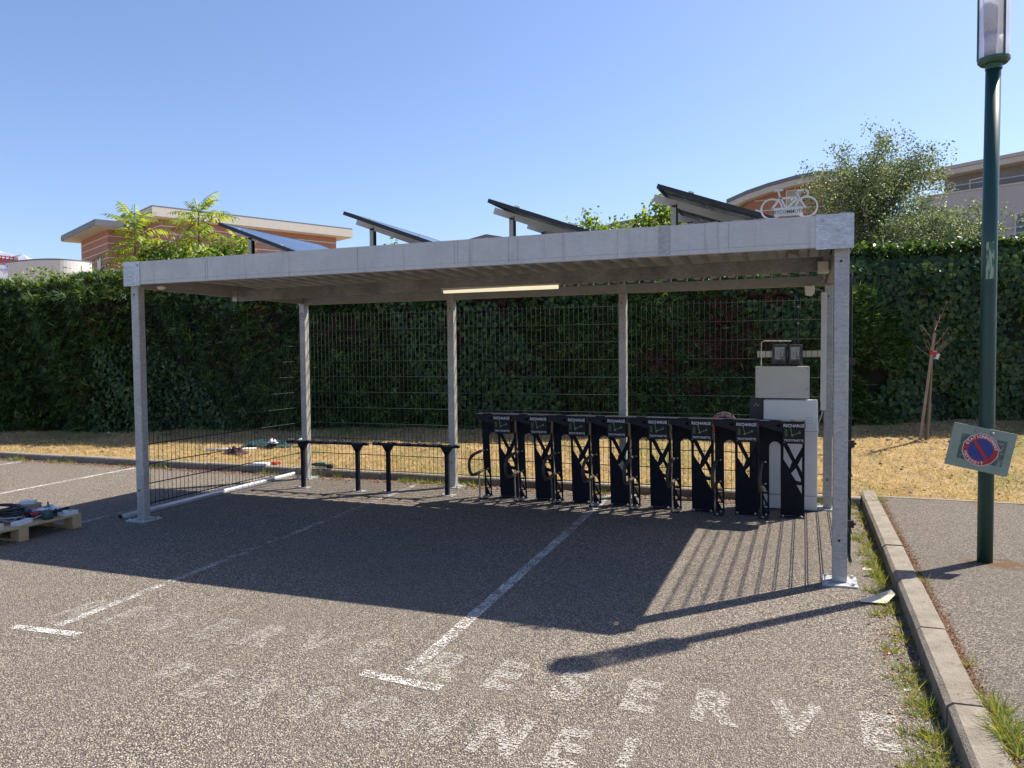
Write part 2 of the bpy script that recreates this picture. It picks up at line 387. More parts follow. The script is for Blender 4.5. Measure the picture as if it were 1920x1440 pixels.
def plate(name, loops, thick, m, parent=None, plane='xz', off=0.0, shear=0.0):
    """flat plate with holes: first loop is the outline, the others are cut out"""
    cu = bpy.data.curves.new(name, 'CURVE'); cu.dimensions = '2D'; cu.fill_mode = 'BOTH'; cu.extrude = thick/2
    for lp in loops:
        sp = cu.splines.new('POLY'); sp.points.add(len(lp)-1); sp.use_cyclic_u = True
        for i, (a, b) in enumerate(lp): sp.points[i].co = (a, b, 0, 1)
    o = bpy.data.objects.new(name+'_tmp', cu); col.objects.link(o)
    me = bpy.data.meshes.new_from_object(o); bpy.data.objects.remove(o); bpy.data.curves.remove(cu)
    me.name = name
    for v in me.vertices:
        x, y, z = v.co
        if plane == 'xz': v.co = (x, off-z, y)
        elif plane == 'yz': v.co = (off+z, x, y)
        else: v.co = (x, y, off+z)
        if shear: v.co.y -= shear*v.co.z
    me.materials.clear(); me.materials.append(m)
    for q in me.polygons: q.use_smooth = False
    return link(name, me, parent)
def textmesh(name, body, size, m, parent=None, thick=.0008, mtx=None, bold=.0, spacing=1.0):
    cu = bpy.data.curves.new(name, 'FONT'); cu.body = body; cu.size = size; cu.extrude = thick; cu.align_x = 'CENTER'; cu.offset = bold
    cu.space_character = spacing
    o = bpy.data.objects.new(name+'_tmp', cu); col.objects.link(o)
    bpy.context.view_layer.update()
    me = bpy.data.meshes.new_from_object(o.evaluated_get(bpy.context.evaluated_depsgraph_get())); bpy.data.objects.remove(o); bpy.data.curves.remove(cu)
    me.name = name
    if mtx is not None: me.transform(mtx)
    me.materials.clear(); me.materials.append(m)
    for q in me.polygons: q.use_smooth = False
    return link(name, me, parent)
FRONT = Matrix(((1, 0, 0, 0), (0, 0, -1, 0), (0, 1, 0, 0), (0, 0, 0, 1)))   # text facing -y
def arc(cx, cy, r, a0, a1, n): return [(cx+r*math.cos(R(a0+(a1-a0)*i/n)), cy+r*math.sin(R(a0+(a1-a0)*i/n))) for i in range(n+1)]

def quads_mesh(name, V, nper, faces, m):
    """V (N,nper,3) vertices of N equal small shapes; faces index lists inside one shape"""
    N = len(V); me = bpy.data.meshes.new(name)
    co = V.reshape(-1, 3).astype(np.float32); me.vertices.add(len(co)); me.vertices.foreach_set('co', co.ravel())
    base = (np.arange(N)*nper)[:, None]
    loops = []; tot = []; parts = []
    for fc in faces: parts.append(base+np.array(fc)[None, :])
    lens = np.array([len(fc) for fc in faces]); L = np.concatenate(parts, 1).ravel()
    tots = np.tile(lens, N); starts = np.concatenate([[0], np.cumsum(tots)[:-1]])
    me.loops.add(len(L)); me.loops.foreach_set('vertex_index', L.astype(np.int32))
    me.polygons.add(len(tots)); me.polygons.foreach_set('loop_start', starts.astype(np.int32)); me.polygons.foreach_set('loop_total', tots.astype(np.int32))
    me.update(calc_edges=True); me.validate(); me.materials.append(m); return me
def norm(a): return a/np.maximum(np.linalg.norm(a, axis=-1, keepdims=True), 1e-9)
def leaves(name, P, D, Nn, length, width, m, parent=None, fold=.25):
    """P base points, D leaf directions, Nn approximate normals; folded pointed leaves"""
    D = norm(D); S = norm(np.cross(D, Nn)); U = np.cross(S, D)
    l = np.asarray(length).reshape(-1, 1)*np.ones((len(P), 1)); w_ = np.asarray(width).reshape(-1, 1)*np.ones((len(P), 1))
    V = np.stack([P, P+D*l*.45+S*w_*.5+U*w_*fold, P+D*l-U*l*.12, P+D*l*.45-S*w_*.5+U*w_*fold, P+D*l*.5], 1)
    return link(name, quads_mesh(name, V, 5, [(0, 1, 4), (1, 2, 4), (2, 3, 4), (3, 0, 4)], m), parent)
def blades(name, P, D, length, width, m, parent=None):
    D = norm(D); S = norm(np.cross(D, rng.normal(size=D.shape)))
    l = np.asarray(length).reshape(-1, 1); w_ = np.asarray(width).reshape(-1, 1)
    bend = rng.normal(size=D.shape)*.25
    V = np.stack([P-S*w_*.5, P+S*w_*.5, P+D*l+bend*l], 1)
    return link(name, quads_mesh(name, V, 3, [(0, 1, 2)], m), parent)
def sprays(name, P, D, Nn, length, m, parent=None, k=4, wid=.075):
    """flat fern-like sprays: a stem blade with k pairs of side blades"""
    D = norm(D); S = norm(np.cross(D, Nn)); U = np.cross(S, D)
    l = np.asarray(length).reshape(-1, 1)
    out = []
    def blade(b, d, L):
        s_ = norm(np.cross(d, U)); w_ = L*wid
        out.append(np.stack([b, b+d*L*.5+s_*w_, b+d*L, b+d*L*.5-s_*w_], 1))
    blade(P, D, l)
    for i in range(k):
        f_ = .12+.7*i/k
        for sg in (-1, 1):
            d = norm(D*.75+S*sg*.75+U*rng.normal(size=(len(P), 1))*.18)
            blade(P+D*l*f_, d, l*(.62-.32*i/k)*rng.uniform(.7, 1.15, (len(P), 1)))
    V = np.stack(out, 1).reshape(len(P), -1, 3)
    nb = 2*k+1
    return link(name, quads_mesh(name, V, nb*4, [(4*j, 4*j+1, 4*j+2, 4*j+3) for j in range(nb)], m), parent)

# ------------------------------------------------------------------ the ground
def grid(name, xs, ys, zf, m):
    V = [(x, y, zf(x, y)) for y in ys for x in xs]; n = len(xs)
    F = [(j*n+i, j*n+i+1, (j+1)*n+i+1, (j+1)*n+i) for j in range(len(ys)-1) for i in range(n-1)]
    return mk(name, MB().add(V, F), m)
struct(mk('ground', MB().add([(-6000, -3000, -.06), (6000, -3000, -.06), (6000, 8000, -.06), (-6000, 8000, -.06)], [(0, 1, 2, 3)]), M['soil']))
struct(mk('car_park_asphalt', MB().add([(-45, -22, 0), (.36, -22, 0), (.36, 3.04, 0), (-45, 3.04, 0)], [(0, 1, 2, 3)]), M['asphalt']))
PV = .115
struct(mk('pavement', MB().box(.50, 14, -22, 3.06, -.05, PV), M['pavement']))
def lawn_z(x, y):
    return .088+.105*(y-3.15)+.012*math.sin(x*3.1+y*2)*math.sin(y*4-x)
xs = np.linspace(-40, 14, 180); ys = np.linspace(3.14, 16, 44)
lawn = struct(grid('lawn', xs, ys, lambda x, y: lawn_z(x, y) - (0.14 if y < 3.3 and x < .5 else 0)*0, M['soil']))

# kerbs, stone by stone
kb = bpy.data.objects.new('kerb', None); col.objects.link(kb); struct(kb)
def kerb_profile(L, w_, h_, bv=.022):
    return MB().prism([(0, -.05), (w_, -.05), (w_, h_-bv*.5), (w_-bv*.5, h_), (bv, h_), (0, h_-bv)], 0, L, 'y')
me_r = [kerb_profile(.985, .15, PV+.010).me('kerb_stone', M['kerb']) for _ in range(3)]
for q in me_r[1:]:
    for v in q.vertices: v.co += Vector((rnd.uniform(-.004, .004), 0, rnd.uniform(-.004, .004)))
y = -7.2
for i in range(11):
    o = link('kerb_stone', me_r[i % 3], kb, (.355+rnd.uniform(-.004, .004), y, rnd.uniform(-.003, .003))); o.rotation_euler = (0, 0, R(rnd.uniform(-.25, .25)))
    y += 1.0
    if y > 2.9: break
link('kerb_stone', kerb_profile(3.19-y-.01, .15, PV+.010).me('kerb_stone', M['kerb']), kb, (.355, y, 0))
me_b = MB().prism([(0, -.05), (.13, -.05), (.13, .10), (.012, .10), (0, .085)], 0, .985, 'x').me('kerb_stone', M['kerb'])
x = .35-1.0
for i in range(32):
    o = link('kerb_stone', me_b, kb, (x, 3.04+rnd.uniform(-.004, .004), rnd.uniform(-.004, .004))); x -= 1.0
mk('kerb_edging', MB().box(.51, 14, 3.065, 3.13, -.05, PV+.004), M['kerb'], kb)

# painted markings
PZ = .004
def stripe(a, b, w_, m, name='parking_line'):
    a = Vector(a); b = Vector(b); d = (b-a).normalized(); n = Vector((-d.y, d.x))*w_/2
    vs = [(*(a-n), PZ), (*(a+n), PZ), (*(b+n), PZ), (*(b-n), PZ)]
    return struct(mk(name, MB().add(vs, [(0, 1, 2, 3)]), m))
stripe((-2.215, -2.50), (-2.42, 2.97), .085, M['line'])
stripe((-4.67, -2.60), (-4.98, 2.97), .075, M['line_thin'])
stripe((-7.14, -2.7), (-7.33, 2.97), .075, M['line_thin'])
stripe((-9.48, -2.7), (-9.86, 2.95), .085, M['line'])
stripe((-11.9, -2.7), (-12.3, 2.95), .085, M['line'])
stripe((-2.45, -2.565), (-1.97, -2.60), .075, M['line'], 'line_end_bar')
stripe((-4.93, -2.70), (-4.40, -2.66), .07, M['line'], 'line_end_bar')
def letters(body, xs_, y0, h, m, wid=1.0, name='painted_letter'):
    for ch, x_ in zip(body, xs_):
        mt = Matrix.Translation((x_, y0, PZ)) @ Matrix.Diagonal((wid, 1, 0, 1))
        struct(textmesh(name, ch, h/.70, m, None, 0, mt, bold=.019))
letters('RESERVE', [-2.08, -1.72, -1.36, -1.0, -.65, -.28, .07], -2.50, .33, M['letter'], .72)
letters('NEL', [-1.50, -1.20, -.91], -3.10, .32, M['letter'], .64)
letters('PERSON', [-3.45, -3.13, -2.81, -2.49, -2.17, -1.84], -3.10, .32, M['letter_faint'], .64)
letters('RESERVE', [-4.80, -4.42, -4.05, -3.68, -3.31, -2.94, -2.58], -2.45, .32, M['letter_faint'], .7)

# ------------------------------------------------------------------ shelter
SX0, SX1, SD = -6.68, 0.0, 2.815
ZB, ZT = 2.443, 2.665
sh = thing('bike_shelter', 'open galvanised steel shelter with flat corrugated roof covering three parking bays', 'shelter', (0, 0, 0))
def post(x, y, h, w_=.10, t_=.085):
    p_ = mk('post', MB().box(x-w_/2, x+w_/2, y-t_/2, y+t_/2, .014, h), M['galv'], sh, bev=.006)
    q = mk('base_plate', MB().box(x-.12, x+.12, y-.13, y+.13, .001, .014), M['galv_bright'], p_)
    b = MB()
    for sx in (-1, 1):
        for sy in (-1, 1): b.tube([(x+sx*.09, y+sy*.10, .012), (x+sx*.09, y+sy*.10, .032)], .013, 6)
    pieces('anchor_bolt', b, M['galv_bright'], p_)
    c = MB()
    for z in (.32, h-.12): c.tube([(x-.005, y-t_/2-.003, z), (x-.005, y-t_/2+.004, z)], .010, 8)
    pieces('bolt_hole', c, M['cable'], p_)
    return p_
post(SX0, 0, ZB+.02); post(SX1, 0, ZB+.02)
for x in (SX0, -4.44, -2.23, -.005): post(x, SD, 2.40, .085, .10)
# fascia: long folded front sheets butted end to end
xs_f = [-6.74, -5.2, -3.52, -2.05, -1.62, .07]
for a, b in zip(xs_f[:-1], xs_f[1:]):
    f = MB().box(a, b-.002, -.105, -.100, ZB, ZT).box(a, b-.002, -.105, -.055, ZB-.003, ZB).box(a, b-.002, -.105, -.05, ZT, ZT+.003)
    mk('front_fascia', f, M['fascia'], sh)
for px_ in (384, 388, 670, 852, 858, 953, 971, 1055, 1322, 1366):
    xx_ = at_y(px_, 470, -.107).x; mk('seam', MB().box(xx_-.0016, xx_+.0016, -.1068, -.1052, ZB+.012, ZT-.008), M['beam'], sh)
mk('splice_plate', MB().box(at_y(1234, 440, -.107).x, at_y(1257, 440, -.107).x, -.1072, -.1052, ZB+.004, ZT-.002), M['galv'], sh)
mk('fold_line', MB().box(-6.5, -.2, -.1062, -.1051, ZB+.030, ZB+.0325), M['beam'], sh)
for x0, x1 in ((-6.745, -6.53), (-.175, .075)):
    mk('corner_plate', MB().box(x0, x1, -.112, -.1065, ZB-.018, ZT+.006), M['galv_bright'], sh)
    mk('corner_bolt', MB().tube([(x0+.045 if x0 > -3 else x1-.03, -.120, ZT-.035), (x0+.045 if x0 > -3 else x1-.03, -.112, ZT-.035)], .010, 8), M['galv'], sh)
mk('side_fascia', MB().box(-6.745, -6.740, -.10, SD+.12, ZB, ZT), M['fascia'], sh)
mk('side_fascia', MB().box(.070, .075, -.10, SD+.12, ZB, ZT), M['fascia'], sh)
# side beams and back beam (C sections)
for x in (SX0, SX1):
    b = MB().box(x-.03, x-.026, .05, SD-.06, 2.415, 2.545).box(x-.03, x+.03, .05, SD-.06, 2.411, 2.415).box(x+.026, x+.03, .05, SD-.06, 2.415, 2.545)
    mk('side_beam', b, M['beam'], sh)
mk('back_beam', MB().box(SX0-.06, SX1+.06, SD-.045, SD-.040, 2.40, 2.498).box(SX0-.06, SX1+.06, SD-.045, SD+.05, 2.396, 2.40).box(SX0-.06, SX1+.06, SD+.046, SD+.05, 2.40, 2.498), M['beam'], sh)
for x in (-4.44, -2.23): mk('splice_plate', MB().box(x-.055, x+.055, SD-.052, SD-.0455, 2.392, 2.502), M['galv'], sh)
PY = 1.38
def pz_(x): return 2.412+.009*(x+1.23)
def sbar(name, y0, y1, dz0, dz1, m):
    a, b = -6.60, -.06
    vs = [(a, y0, pz_(a)+dz0), (b, y0, pz_(b)+dz0), (b, y1, pz_(b)+dz0), (a, y1, pz_(a)+dz0), (a, y0, pz_(a)+dz1), (b, y0, pz_(b)+dz1), (b, y1, pz_(b)+dz1), (a, y1, pz_(a)+dz1)]
    return MB().add(vs, [(0,3,2,1),(4,5,6,7),(0,1,5,4),(1,2,6,5),(2,3,7,6),(3,0,4,7)])
pu = mk('purlin', sbar('p', PY-.004, PY, 0, .122, 0), M['purlin'], sh)
mk('lower_flange', sbar('p', PY-.004, PY+.05, -.004, -.0005, 0), M['purlin'], pu)
for x in (-6.61, -.06): mk('purlin_bracket', MB().box(x-.035, x+.035, PY-.014, PY-.006, pz_(x)-.004, pz_(x)+.125), M['galv'], sh)
# trapezoid roof sheet: ribs along y
prof = []; x = -6.73; per = .184
while x < .04:
    prof += [(x, 0), (x+.064, 0), (x+.086, .066), (x+.162, .066)]; x += per
pts = [p_ for p_ in prof if p_[0] < .06]; n = len(pts)
def sz_(y, x): return 2.606-.036*y+.004*(x+3)
vs = []
for th in (0, .0022):
    for y_ in (-.06, SD+.13): vs += [(a, y_, sz_(y_, a)-.004+b+th) for a, b in pts]
fs = [(i, i+1, n+i+1, n+i) for i in range(n-1)]+[(2*n+i, 3*n+i, 3*n+i+1, 2*n+i+1) for i in range(n-1)]+[(i, 2*n+i, 2*n+i+1, i+1) for i in range(n-1)]+[(n+i, n+i+1, 3*n+i+1, 3*n+i) for i in range(n-1)]
rs = mk('roof_sheet', MB().add(vs, fs), M['sheet'], sh)
mk('lit_edge_strip', MB().box(-6.60, -6.53, .42, 1.34, 2.540, 2.544), M['white'], sh)  # white strip added to imitate light catching the left sheet edge

# things fixed under the roof
t_ = thing('strip_light', 'long lit tube light hanging below the middle roof beam', 'light', (-3.22, PY+.02, 2.385))
mk('housing', MB().box(-.66, .66, -.03, .03, .006, .022), M['white'], t_)
mk('tube', MB().tube([(-.64, 0, -.012), (.64, 0, -.012)], .02, 10), M['tubelight'], t_, smooth=True)
t_ = thing('junction_box', 'small grey junction box at right end of the middle roof beam', 'junction box', (-.095, PY-.05, 2.44))
mk('box', MB().box(-.045, .045, -.028, .028, -.055, .055), M['encl'], t_, bev=.006)
mk('cable', MB().tube([(.0, 0, -.05), (.012, .1, -.09), (.0, .6, -.08), (-.02, 1.2, -.02), (-.03, 1.33, -.04)], .006, 6), M['cable_grey'], t_)
t_ = thing('motion_sensor', 'white angled sensor hanging below the back roof beam, right end', 'sensor', (-.20, SD-.08, 2.395))
mk('sensor_body', MB().prism([(-.05, 0), (.05, 0), (.055, -.06), (.03, -.11), (-.04, -.10)], -.04, .04, 'y'), M['cab'], t_, bev=.006)
mk('cable', MB().tube([(.05, 0, -.03), (.09, 0, -.045), (.13, .02, -.06), (.155, .02, -.09)], .005, 6), M['cable_grey'], t_)
t_ = tag(mk('round_sensor', MB().sphere((0, 0, 0), .045, 12, 8, (1, 1, .5)), M['cab'], None, (-6.48, .12, 2.42), True), 'small round white sensor under the roof beside the left corner', 'sensor')
t_ = tag(mk('cable_trunking', MB().box(-.028, .028, -.02, .02, 1.07, 2.32), M['white'], None, (-.055, SD-.075, 0), bev=.003), 'pale vertical cable trunking beside the right back post', 'trunking')
t_ = thing('hanging_cable', 'thin cable dropping from the back beam to the twin switch boxes', 'cable', (-.31, SD-.02, 1.78))
mk('cable', MB().tube([(-.10, -.02, .62), (-.07, 0, .56), (-.005, .02, .47), (0, .03, .40), (.0, .03, .22), (-.012, .03, .12), (.004, .0, .01)], .0055, 6), M['cable'], t_)
pieces('clip', MB().cbox((-.07, 0, .56), (.03, .012, .012)).cbox((0, .03, .40), (.02, .012, .012)).cbox((0, .03, .22), (.02, .012, .012)), M['signwhite'], t_)
t_ = tag(mk('looped_cable', MB().tube([(-.69, SD+.02, 1.54), (-.69, SD+.02, 1.80), (-.66, SD+.02, 1.815), (-.38, SD+.02, 1.81)], .005, 6), M['cable_pale']), 'pale thin cable rising left of the cream enclosure and bending right', 'cable')
t_ = tag(mk('cabinet_cable', MB().tube([(-.115, SD-.08, .80), (-.10, SD-.07, .84), (-.105, SD-.07, .92), (-.075, SD-.07, 1.0), (-.06, SD-.07, 1.07)], .0065, 6), M['cable_pale']), 'pale cable curving from the trunking to the side of the white cabinet', 'cable')

# ------------------------------------------------------------------ solar panels
def solar(xh, yh, label):
    t = thing('solar_panel', label, 'solar panel', (xh, .2, 2.655), 0, 'solar panels tilted on the shelter roof')
    L = 1.13; a = R(-20.2)
    zt = 3.06-2.655; Rm = Matrix.Rotation(-a, 3, 'Y')
    def P(u, v, w_): # u along slope, v along y, w normal
        return Vector((0, 0, zt))+Vector((math.cos(a)*u, v, math.sin(a)*u))+Vector((-math.sin(a)*w_, 0, math.cos(a)*w_))
    def slab(u0, u1, v0, v1, w0, w1):
        c = P((u0+u1)/2, (v0+v1)/2, (w0+w1)/2); return (c, (u1-u0, v1-v0, w1-w0), Rm)
    W = 1.72
    m_ = MB()
    for s_ in ((0, L, 0, .012, -.035, 0), (0, L, W-.012, W, -.035, 0), (0, .012, .012, W-.012, -.035, 0), (L-.012, L, .012, W-.012, -.035, 0)): m_.cbox(*slab(*s_))
    mk('frame', m_, M['cable'], t)
    g = mk('glass', MB().cbox(*slab(.012, L-.012, .012, W-.012, -.008, -.002)), M['pv'], t)
    mk('backsheet', MB().cbox(*slab(.012, L-.012, .012, W-.012, -.012, -.0085)), M['pv_back'], t)
    ln = MB()
    for i in range(1, 6): ln.cbox(*slab(i*L/6-.003, i*L/6+.003, .02, W-.02, -.0145, -.0125))
    for i in range(1, 4): ln.cbox(*slab(.02, L-.02, i*W/4-.003, i*W/4+.003, -.0165, -.0150))
    pieces('cell_gap', ln, M['pv_line'], t)
    for v_ in (.40, 1.32):
        rl = MB().cbox(*slab(-.085, L+.02, v_-.02, v_+.02, -.095, -.038)).cbox(*slab(-.085, L+.02, v_-.024, v_+.024, -.050, -.0365))
        r_ = mk('rail', rl, M['alu_dull'], t)
        mk('strut', MB().box(.045, .085, v_-.02, v_-.004, 0, zt-.11), M['alu_dull'], r_)
        mk('strut_flange', MB().box(.088, .098, v_-.02, v_+.02, 0, zt-.10), M['cable'], r_)
        pieces('bolt', MB().tube([(.066, v_-.034, zt-.12), (.066, v_-.02, zt-.12)], .010, 6), M['cable'], r_)
        pieces('foot', MB().box(.0, .13, v_-.04, v_+.04, -.01, .0), M['alu'], r_)
    for u_ in (.28, .82):
        for v_ in (0, W):
            mk('clamp', MB().cbox(*slab(u_-.02, u_+.02, v_-.014, v_+.014, .001, .012)), M['alu'], t)
    mk('cable_loop', MB().tube([P(.42, .9, -.02), P(.46, .86, -.10), P(.40, .80, -.16), P(.34, .84, -.12), P(.38, .88, -.06), P(.30, .8, -.18), (.22, .7, .03)], .008, 6), M['cable'], t)
    return t
for i, lb in enumerate(('tilted solar panel nearest the left end of the shelter roof, showing its shiny top', 'second tilted solar panel from the left on the shelter roof, seen edge-on',
                        'third tilted solar panel from the left on the shelter roof, underside showing', 'tilted solar panel nearest the white bicycle emblem, underside grid showing')):
    solar(-5.79+1.477*i, .2, lb)

# bicycle emblem on the roof edge
be = thing('bicycle_emblem', 'flat white metal bicycle silhouette with lettering standing on the roof edge', 'sign', (-.555, -.05, ZT+.003))
S_ = .39/1.54   # drawn in wheel units
def ring(cx, cz, ro, ri): return [arc(cx, cz, ro, 0, 350, 35), arc(cx, cz, ri, 350, 0, 35)]
def sc2(lp): return [(a*S_, b*S_) for a, b in lp]
for k, (cx_, cz_) in enumerate(((.30, .31), (1.25, .31))):
    ro, ri = ring(cx_, cz_, .31, .262); o = plate('wheel', [sc2(ro), sc2(ri)], .004, M['white'], be)
b = MB()
def seg(a, c, w_=.055):
    a = Vector((a[0]*S_, 0, a[1]*S_)); c = Vector((c[0]*S_, 0, c[1]*S_)); b.bar(a, c, .0042, w_*S_, (0, 0, 1) if abs((c-a).normalized().z) < .95 else (1, 0, 0))
bb = (.70, .30)
for a, c in ((bb, (.52, .66)), ((.52, .66), (.48, .82)), ((.56, .60), (1.02, .60)), (bb, (1.02, .58)), (bb, (.30, .30)), ((.30, .30), (.54, .62)), ((.98, .76), (1.06, .55)), ((1.06, .55), (1.22, .30)), ((.37, .84), (.62, .84)), ((.98, .78), (1.20, .80))): seg(a, c)
for i in range(6):
    p0 = arc(1.19, .70, .10, 95-40*i, 95-40*(i+1), 1); 
    if i < 5: seg(p0[0], p0[1])
mk('frame_tubes', b, M['white'], be)
np_ = mk('name_plate', MB().box(.37*S_, 1.15*S_, -.006, .001, .09*S_, .33*S_), M['white'], be)
textmesh('lettering', 'BYCOMMUTE', .135*S_, M['zinc'], np_, .0006, Matrix.Translation((.76*S_, -.0072, .16*S_)) @ FRONT, .0002, 1.0)

# ------------------------------------------------------------------ wire fence panels
def wire_me(L, r, n=5): return MB().tube([(0, 0, 0), (0, 0, L)], r, n).me('wire', M['wire'], True)
ZW = [2.25-.21*i for i in range(11)]
vme = wire_me(2.16, .0027)
def fence(x0, y0, x1, y1, label, out=.012):
    L = math.hypot(x1-x0, y1-y0); a = math.atan2(y1-y0, x1-x0)
    t = thing('wire_fence', label, 'wire fence', (x0, y0, 0), a, 'green wire fence panels closing the shelter')
    n = int(L/.06); hm = MB().tube([(0, 0, 0), (L, 0, 0)], .0042, 5).me('wire', M['wire'], True)
    for i in range(n+1): link('wire', vme, t, (.01+i*(L-.02)/n, 0, .12))
    for z in ZW:
        for s_ in (-.0085, .0085): link('wire', hm, t, (0, s_, z))
    return t
BY = SD+.075
fence(SX0+.03, BY, -4.45, BY, 'green wire fence panel at the back left, behind the two low racks')
fence(-4.43, BY, -2.24, BY, 'green wire fence panel at the back middle, between the inner posts')
fence(-2.22, BY, .02, BY, 'green wire fence panel at the back right, behind the cream enclosure')
lf = fence(-6.755, .04, -6.755, SD+.05, 'green wire fence panel closing the left side of the shelter')
rf = fence(.075, .04, .075, SD+.05, 'green wire fence panel closing the right side, seen edge-on')
for t_, sx in ((rf, -1), (lf, 1)):
    cm = MB().box(-.02, .02, -.022, .022, -.025, .025).tube([(0, 0, 0), (0, .035*sx, 0)], .009, 6).me('clip', M['cable'])
    for z in (.43, 1.02, 1.62, 2.2): link('clip', cm, t_, (.0, .0, z))

# ------------------------------------------------------------------ scooter charging stands
LEAN = .10
def charger_proto():
    t = thing('scooter_charging_stand', 'x', 'charging stand', (0, 0, 0), 0, 'black scooter charging stands in a row')
    X = lambda px: (px-185)/368*.43
    Z = lambda py: (1490-py)/800*1.0
    zz = lambda lp: [(X(a), Z(b)) for a, b in lp]
    slot = [(.09, .012), (.09, .725)]+arc(.145, .725, .055, 180, 0, 10)+[(.20, .725), (.20, .012)]
    outer = [(0, .012)]+slot+[(.43, .012), (.43, 1.0), (0, 1.0)]
    cuts = [[(407, 872), (532, 872), (532, 905), (476, 1008)], [(531, 985), (531, 1112), (498, 1052)], [(381, 900), (450, 1027), (430, 1085), (381, 1012)],
            [(443, 1125), (482, 1080), (523, 1172), (522, 1193), (482, 1184)], [(488, 1220), (530, 1222), (530, 1293)]]
    legc = [[(205, 1215), (205, 1290), (246, 1290)], [(205, 1305), (246, 1305), (246, 1385)], [(205, 1330), (205, 1400), (232, 1400)], [(214, 1410), (246, 1470), (246, 1410)]]
    fp = plate('front_plate', [outer]+[zz(c)[::-1] for c in cuts+legc], .004, M['black'], t, 'xz', 0, LEAN)
    # right flange folded back, with a slanted slot row
    fl = plate('side_flange', [[(0.003, .012), (.09, .012), (.075, .5), (.05, 1.0), (.003, 1.0)], [(.02, .60), (.05, .60), (.045, .90)][::-1], [(.02, .30), (.06, .30), (.05, .55)][::-1], [(.02, .07), (.065, .07), (.06, .25)][::-1]], .004, M['black'], t, 'yz', .428, LEAN)
    def shr(mb): mb.v = [(a, b_-LEAN*c, c) for a, b_, c in mb.v]; return mb
    D = .17
    plate('top_bracket', [[(0, 1.0), (.222, 1.0), (.222, .89), (0, .955)], [(.155, .955), (.20, .985), (.20, .940)]], .004, M['black_panel'], t, 'xz', -D, LEAN)
    mk('top_plate', shr(MB().box(-.01, .435, -D-.004, .03, 1.002, 1.007).box(.10, .20, -D-.012, -D+.02, 1.004, 1.018)), M['black_panel'], t)
    bx = mk('charger_box', shr(MB().box(.224, .43, -D, -.003, .785, 1.0)), M['black_panel'], t)
    sg = mk('sign_plate', shr(MB().box(.226, .428, -D-.007, -D-.001, .782, 1.0)), M['black_panel'], bx, bev=.0012)
    def on_face(x, z): return Matrix.Translation((x, -D-.0085-LEAN*z, z)) @ FRONT
    for o_ in (textmesh('lettering', 'RECHARGE', .041, M['print_white'], bx, .0004, Matrix.Translation((.328, -D-.0088, .950)) @ FRONT, .0008, .93),
               textmesh('lettering', 'TROTTINETTE', .030, M['print_white'], bx, .0004, Matrix.Translation((.328, -D-.0088, .806)) @ FRONT, .0004, .93)):
        for v in o_.data.vertices: v.co.y -= LEAN*v.co.z
    g = MB(); y_ = -D-.0085
    for a, c in (((.298, .938), (.312, .868)), ((.312, .868), (.375, .892))): g.bar((a[0], y_, a[1]), (c[0], y_, c[1]), .0008, .0042, (0, 0, 1) if abs(c[0]-a[0]) > .03 else (1, 0, 0))
    g.bar((.290, y_, .940), (.303, y_, .940), .0008, .0042)
    g = shr(g); gl = mk('scooter_symbol', g, M['print_green'], bx)
    for cx_, cz_ in ((.312, .866), (.381, .896)):
        plate('symbol_wheel', [arc(cx_, cz_, .0105, 0, 345, 16), arc(cx_, cz_, .0065, 345, 0, 16)], .0008, M['print_green'], bx, 'xz', y_, LEAN)
    bt = MB()
    for i in range(5): bt.box(.243, .270, y_-.0004, y_+.0004, .856+i*.0125, .865+i*.0125)
    bt.box(.250, .263, y_-.0004, y_+.0004, .9185, .926)
    mk('battery_symbol', shr(bt), M['print_dull'], bx)
    sw = MB()
    for x_ in (.238, .418):
        for z_ in (.795, .985): sw.tube([(x_, -D-.011, z_), (x_, -D-.006, z_)], .0035, 6)
    pieces('screw', shr(sw), M['galv_bright'], bx)
    pieces('socket', shr(MB().box(.4315, .440, -D+.03, -D+.05, .93, .985).box(.4315, .440, -D+.06, -D+.08, .93, .985)), M['cable_grey'], bx)
    # hoop on the left leg
    prof_ = [(0, .565), (-.16, .562), (-.30, .555), (-.40, .535), (-.455, .49), (-.465, .43), (-.45, .37), (-.40, .325), (-.30, .315), (-.16, .325), (0, .335)]
    pts_ = [(.02, a-.004, b_-(-a)*.02) for a, b_ in prof_]
    h_ = MB(); 
    for p0, p1 in zip(pts_[:-1], pts_[1:]): pass
    h_.tube(pts_, .0185, 8); h_ = shr(h_)
    hp = mk('hoop', h_, M['hoop'], t, smooth=True)
    pieces('hoop_bolt', shr(MB().tube([(.055, -.012, .565), (.055, -.002, .565)], .011, 6).tube([(.055, -.012, .335), (.055, -.002, .335)], .011, 6)), M['galv'], t)
    pieces('hoop_bracket', shr(MB().box(.010, .075, -.006, -.0025, .545, .585).box(.010, .075, -.006, -.0025, .315, .355)), M['black'], t)
    mk('hoop_support', MB().bar((.02, -.235, .306), (.02, -.20, .014), .008, .034, (0, 1, 0)), M['cable_grey2'], t)
    pieces('foot', MB().box(0, .09, -.22, .05, .002, .010).box(.20, .43, -.085, .03, .002, .010), M['black_panel'], t)
    fb = MB()
    for x_, y_2 in ((.035, -.19), (.06, -.05), (.225, -.06), (.405, -.06)): fb.tube([(x_, y_2, .008), (x_, y_2, .026)], .011, 6)
    pieces('foot_bolt', fb, M['galv_bright'], t)
    return t
ch = charger_proto()
